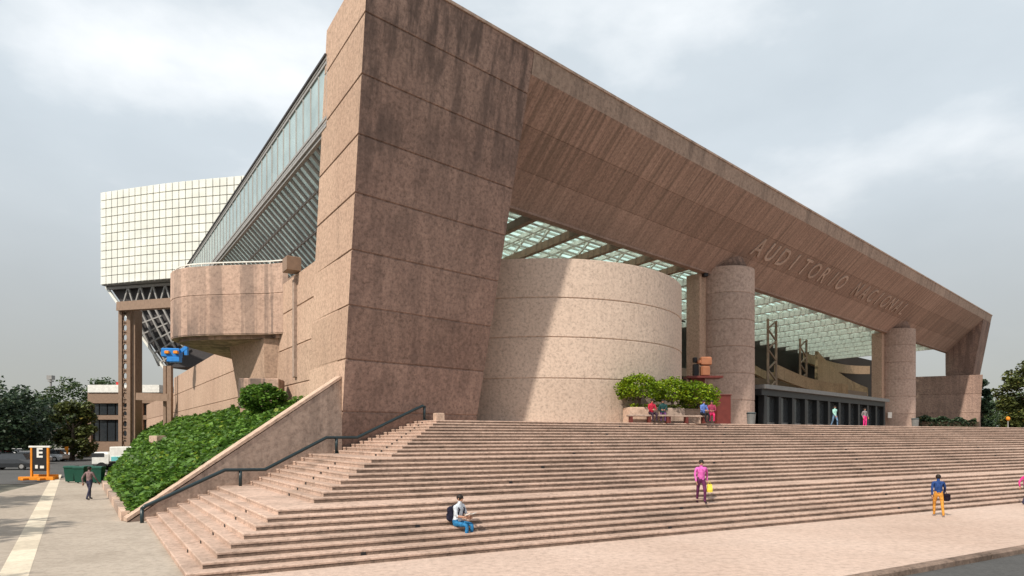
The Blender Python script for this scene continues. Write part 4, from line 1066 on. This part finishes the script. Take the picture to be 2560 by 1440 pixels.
    root = thing('person', loc, label, 'person', group, rz)
    link('body', me, root)
    mb = MB(); hc = (Vector(V['face']) + Vector((0, .022, .035))) * k
    mb.ell(hc, .1 * k, .105 * k, .098 * k, 12, 8)
    if hair_long: mb.ell(hc + Vector((0, .05, -.1)) * k, .085 * k, .05 * k, .15 * k, 10, 7)
    mb.build('hair', M_hair, root, True)
    return root, V, k
def stair_z(q):
    c = ab(q); z = 0
    for cc, zz_ in steps:
        if c.x >= cc.x and c.y >= cc.y: z = zz_
    return z
# reading man on the lower steps
sit_i = 4
def step_at(u, i, back=.0):
    """point on tread i seen at column u, 'back' metres behind its nose"""
    c, z = steps[i]; return lineX(Vector((0, 0)), Vector((U(u), 1)), P(c.x, c.y + back), S), z
def seat_person(label, u, i, rz, *a, **kw):
    q, z = step_at(u, i, .12); return person(label, (q.x, q.y, z - .45), rz, 'sit', *a, **kw), q, z
(rm, RV, rk), q, z = seat_person('man in white shirt and blue jeans sitting on the steps reading', 1143, 3, R(58), (.55, .6, .66), (.03, .17, .36), (.05, .04, .04), 1.72, False)
bk = thing('backpack', (q.x, q.y, z), 'dark backpack on the back of the reading man', 'backpack', rz=R(58))
m = MB(); m.box((0, .16, .36), .30, .2, .46, 0, .05); m.build('pack_body', cloth((.015, .015, .03)), bk)
for s in (-1, 1):
    m = MB(); m.tube([(s * .1, .1, .6), (s * .12, -.03, .66), (s * .13, -.19, .52), (s * .12, -.1, .3), (s * .1, .08, .22)], .02, 6); m.build('strap', cloth((.015, .015, .03)), bk)
m = MB(); m.box((0, .28, .28), .22, .08, .22, 0, .03); m.build('pocket', cloth((.03, .03, .05)), bk)
bo = thing('open_book', (q.x, q.y, z), 'open book in the hands of the reading man', 'book', rz=R(58))
for s in (-1, 1):
    m = MB(); m.hexa([Vector((0, -.4, .33)), Vector((s * .17, -.4, .36)), Vector((s * .17, -.58, .42)), Vector((0, -.58, .39))], [Vector((0, -.4, .35)), Vector((s * .17, -.4, .38)), Vector((s * .17, -.58, .44)), Vector((0, -.58, .41))]); m.build('page', M_white, bo)
# woman in pink
q, z = step_at(1753, 4, .18)
person('woman in pink top and purple trousers standing on the lower steps', (q.x, q.y, z), R(-5), 'walk', (.62, .13, .42), (.12, .03, .085), (.03, .01, .02), 1.62)
yb = thing('yellow_bag', (q.x + .30, q.y - .05, z), 'small yellow bag hanging from the hand of the woman in pink', 'bag')
m = MB(); m.loft([[Vector((a * x, b * y, zz)) for a, b in ((-1, -1), (1, -1), (1, 1), (-1, 1))] for x, y, zz in ((.09, .05, .42), (.1, .06, .5), (.08, .03, .72))]); m.build('sack', cloth((.75, .62, .08)), yb)
m = MB(); m.tube([(-.05, 0, .72), (0, 0, .84), (.05, 0, .72)], .008, 5); m.build('handle', cloth((.75, .62, .08)), yb)
# man in blue jacket
q = G(2346, 1291, 0); person('person in blue jacket and orange trousers walking on the pavement', (q.x, q.y, 0), R(160), 'walk', (.025, .06, .19), (.6, .27, .05), (.7, .65, .6), 1.70)
hb = thing('dark_shoulder_bag', (q.x + .3, q.y - .05, 0), 'dark bag at the hip of the person in the blue jacket', 'bag')
m = MB(); m.box((0, 0, .78), .22, .16, .3, .2, .04); m.build('pouch', cloth((.015, .01, .02)), hb); m = MB(); m.tube([(0, 0, .92), (-.1, .0, 1.2), (-.22, 0, 1.42)], .014, 5); m.build('strap', cloth((.015, .01, .02)), hb)
q = G(2566, 1262, 0); person('person in bright pink cut off by the right edge', (q.x, q.y, 0), R(90), 'walk', (.75, .06, .3), (.05, .05, .09), h=1.62)
# on the plaza
for lab, u, d, rz, pose, sh, pn_, hh in (
    ('person in pale turquoise top walking in front of the entrance doors', 2087, 52, 20, 'walk', (.35, .62, .56), (.14, .24, .38), 1.7),
    ('person in white and pink standing near the end of the entrance doors', 2162, 55, 10, 'stand', (.22, .2, .21), (.75, .05, .25), 1.66)):
    q = pt(u, d); person(lab, (q.x, q.y, ZP), R(rz), pose, sh, pn_, h=hh, hair_long=True, group='people on the plaza')
for lab, u, d, rz, sh, pn_ in (
    ('person in red top sitting in front of the pale planter', 1628, 37.55, 15, (.45, .03, .06), (.05, .03, .05)),
    ('person in dark green top sitting beside the person in red', 1657, 37.9, -10, (.02, .06, .06), (.12, .05, .14)),
    ('person in blue top and dark trousers sitting near the maroon box', 1757, 38.6, 20, (.12, .2, .5), (.02, .02, .025)),
    ('person in pink and grey sitting rightmost by the maroon box', 1779, 38.9, -15, (.3, .05, .1), (.65, .04, .15))):
    q = pt(u, d); person(lab, (q.x, q.y, ZP + .03), R(rz), 'sit', sh, pn_, group='people sitting by the planters', hair_long=True)
# walker on the footway
q = G(223, 1250, 0); person('person in grey brown shirt and dark trousers walking away on the footway', (q.x, q.y, 0), R(170), 'walk', (.22, .15, .15), (.05, .05, .08), h=1.72)
for o in bpy.data.objects:
    if '_world' in o.keys(): del o['_world']
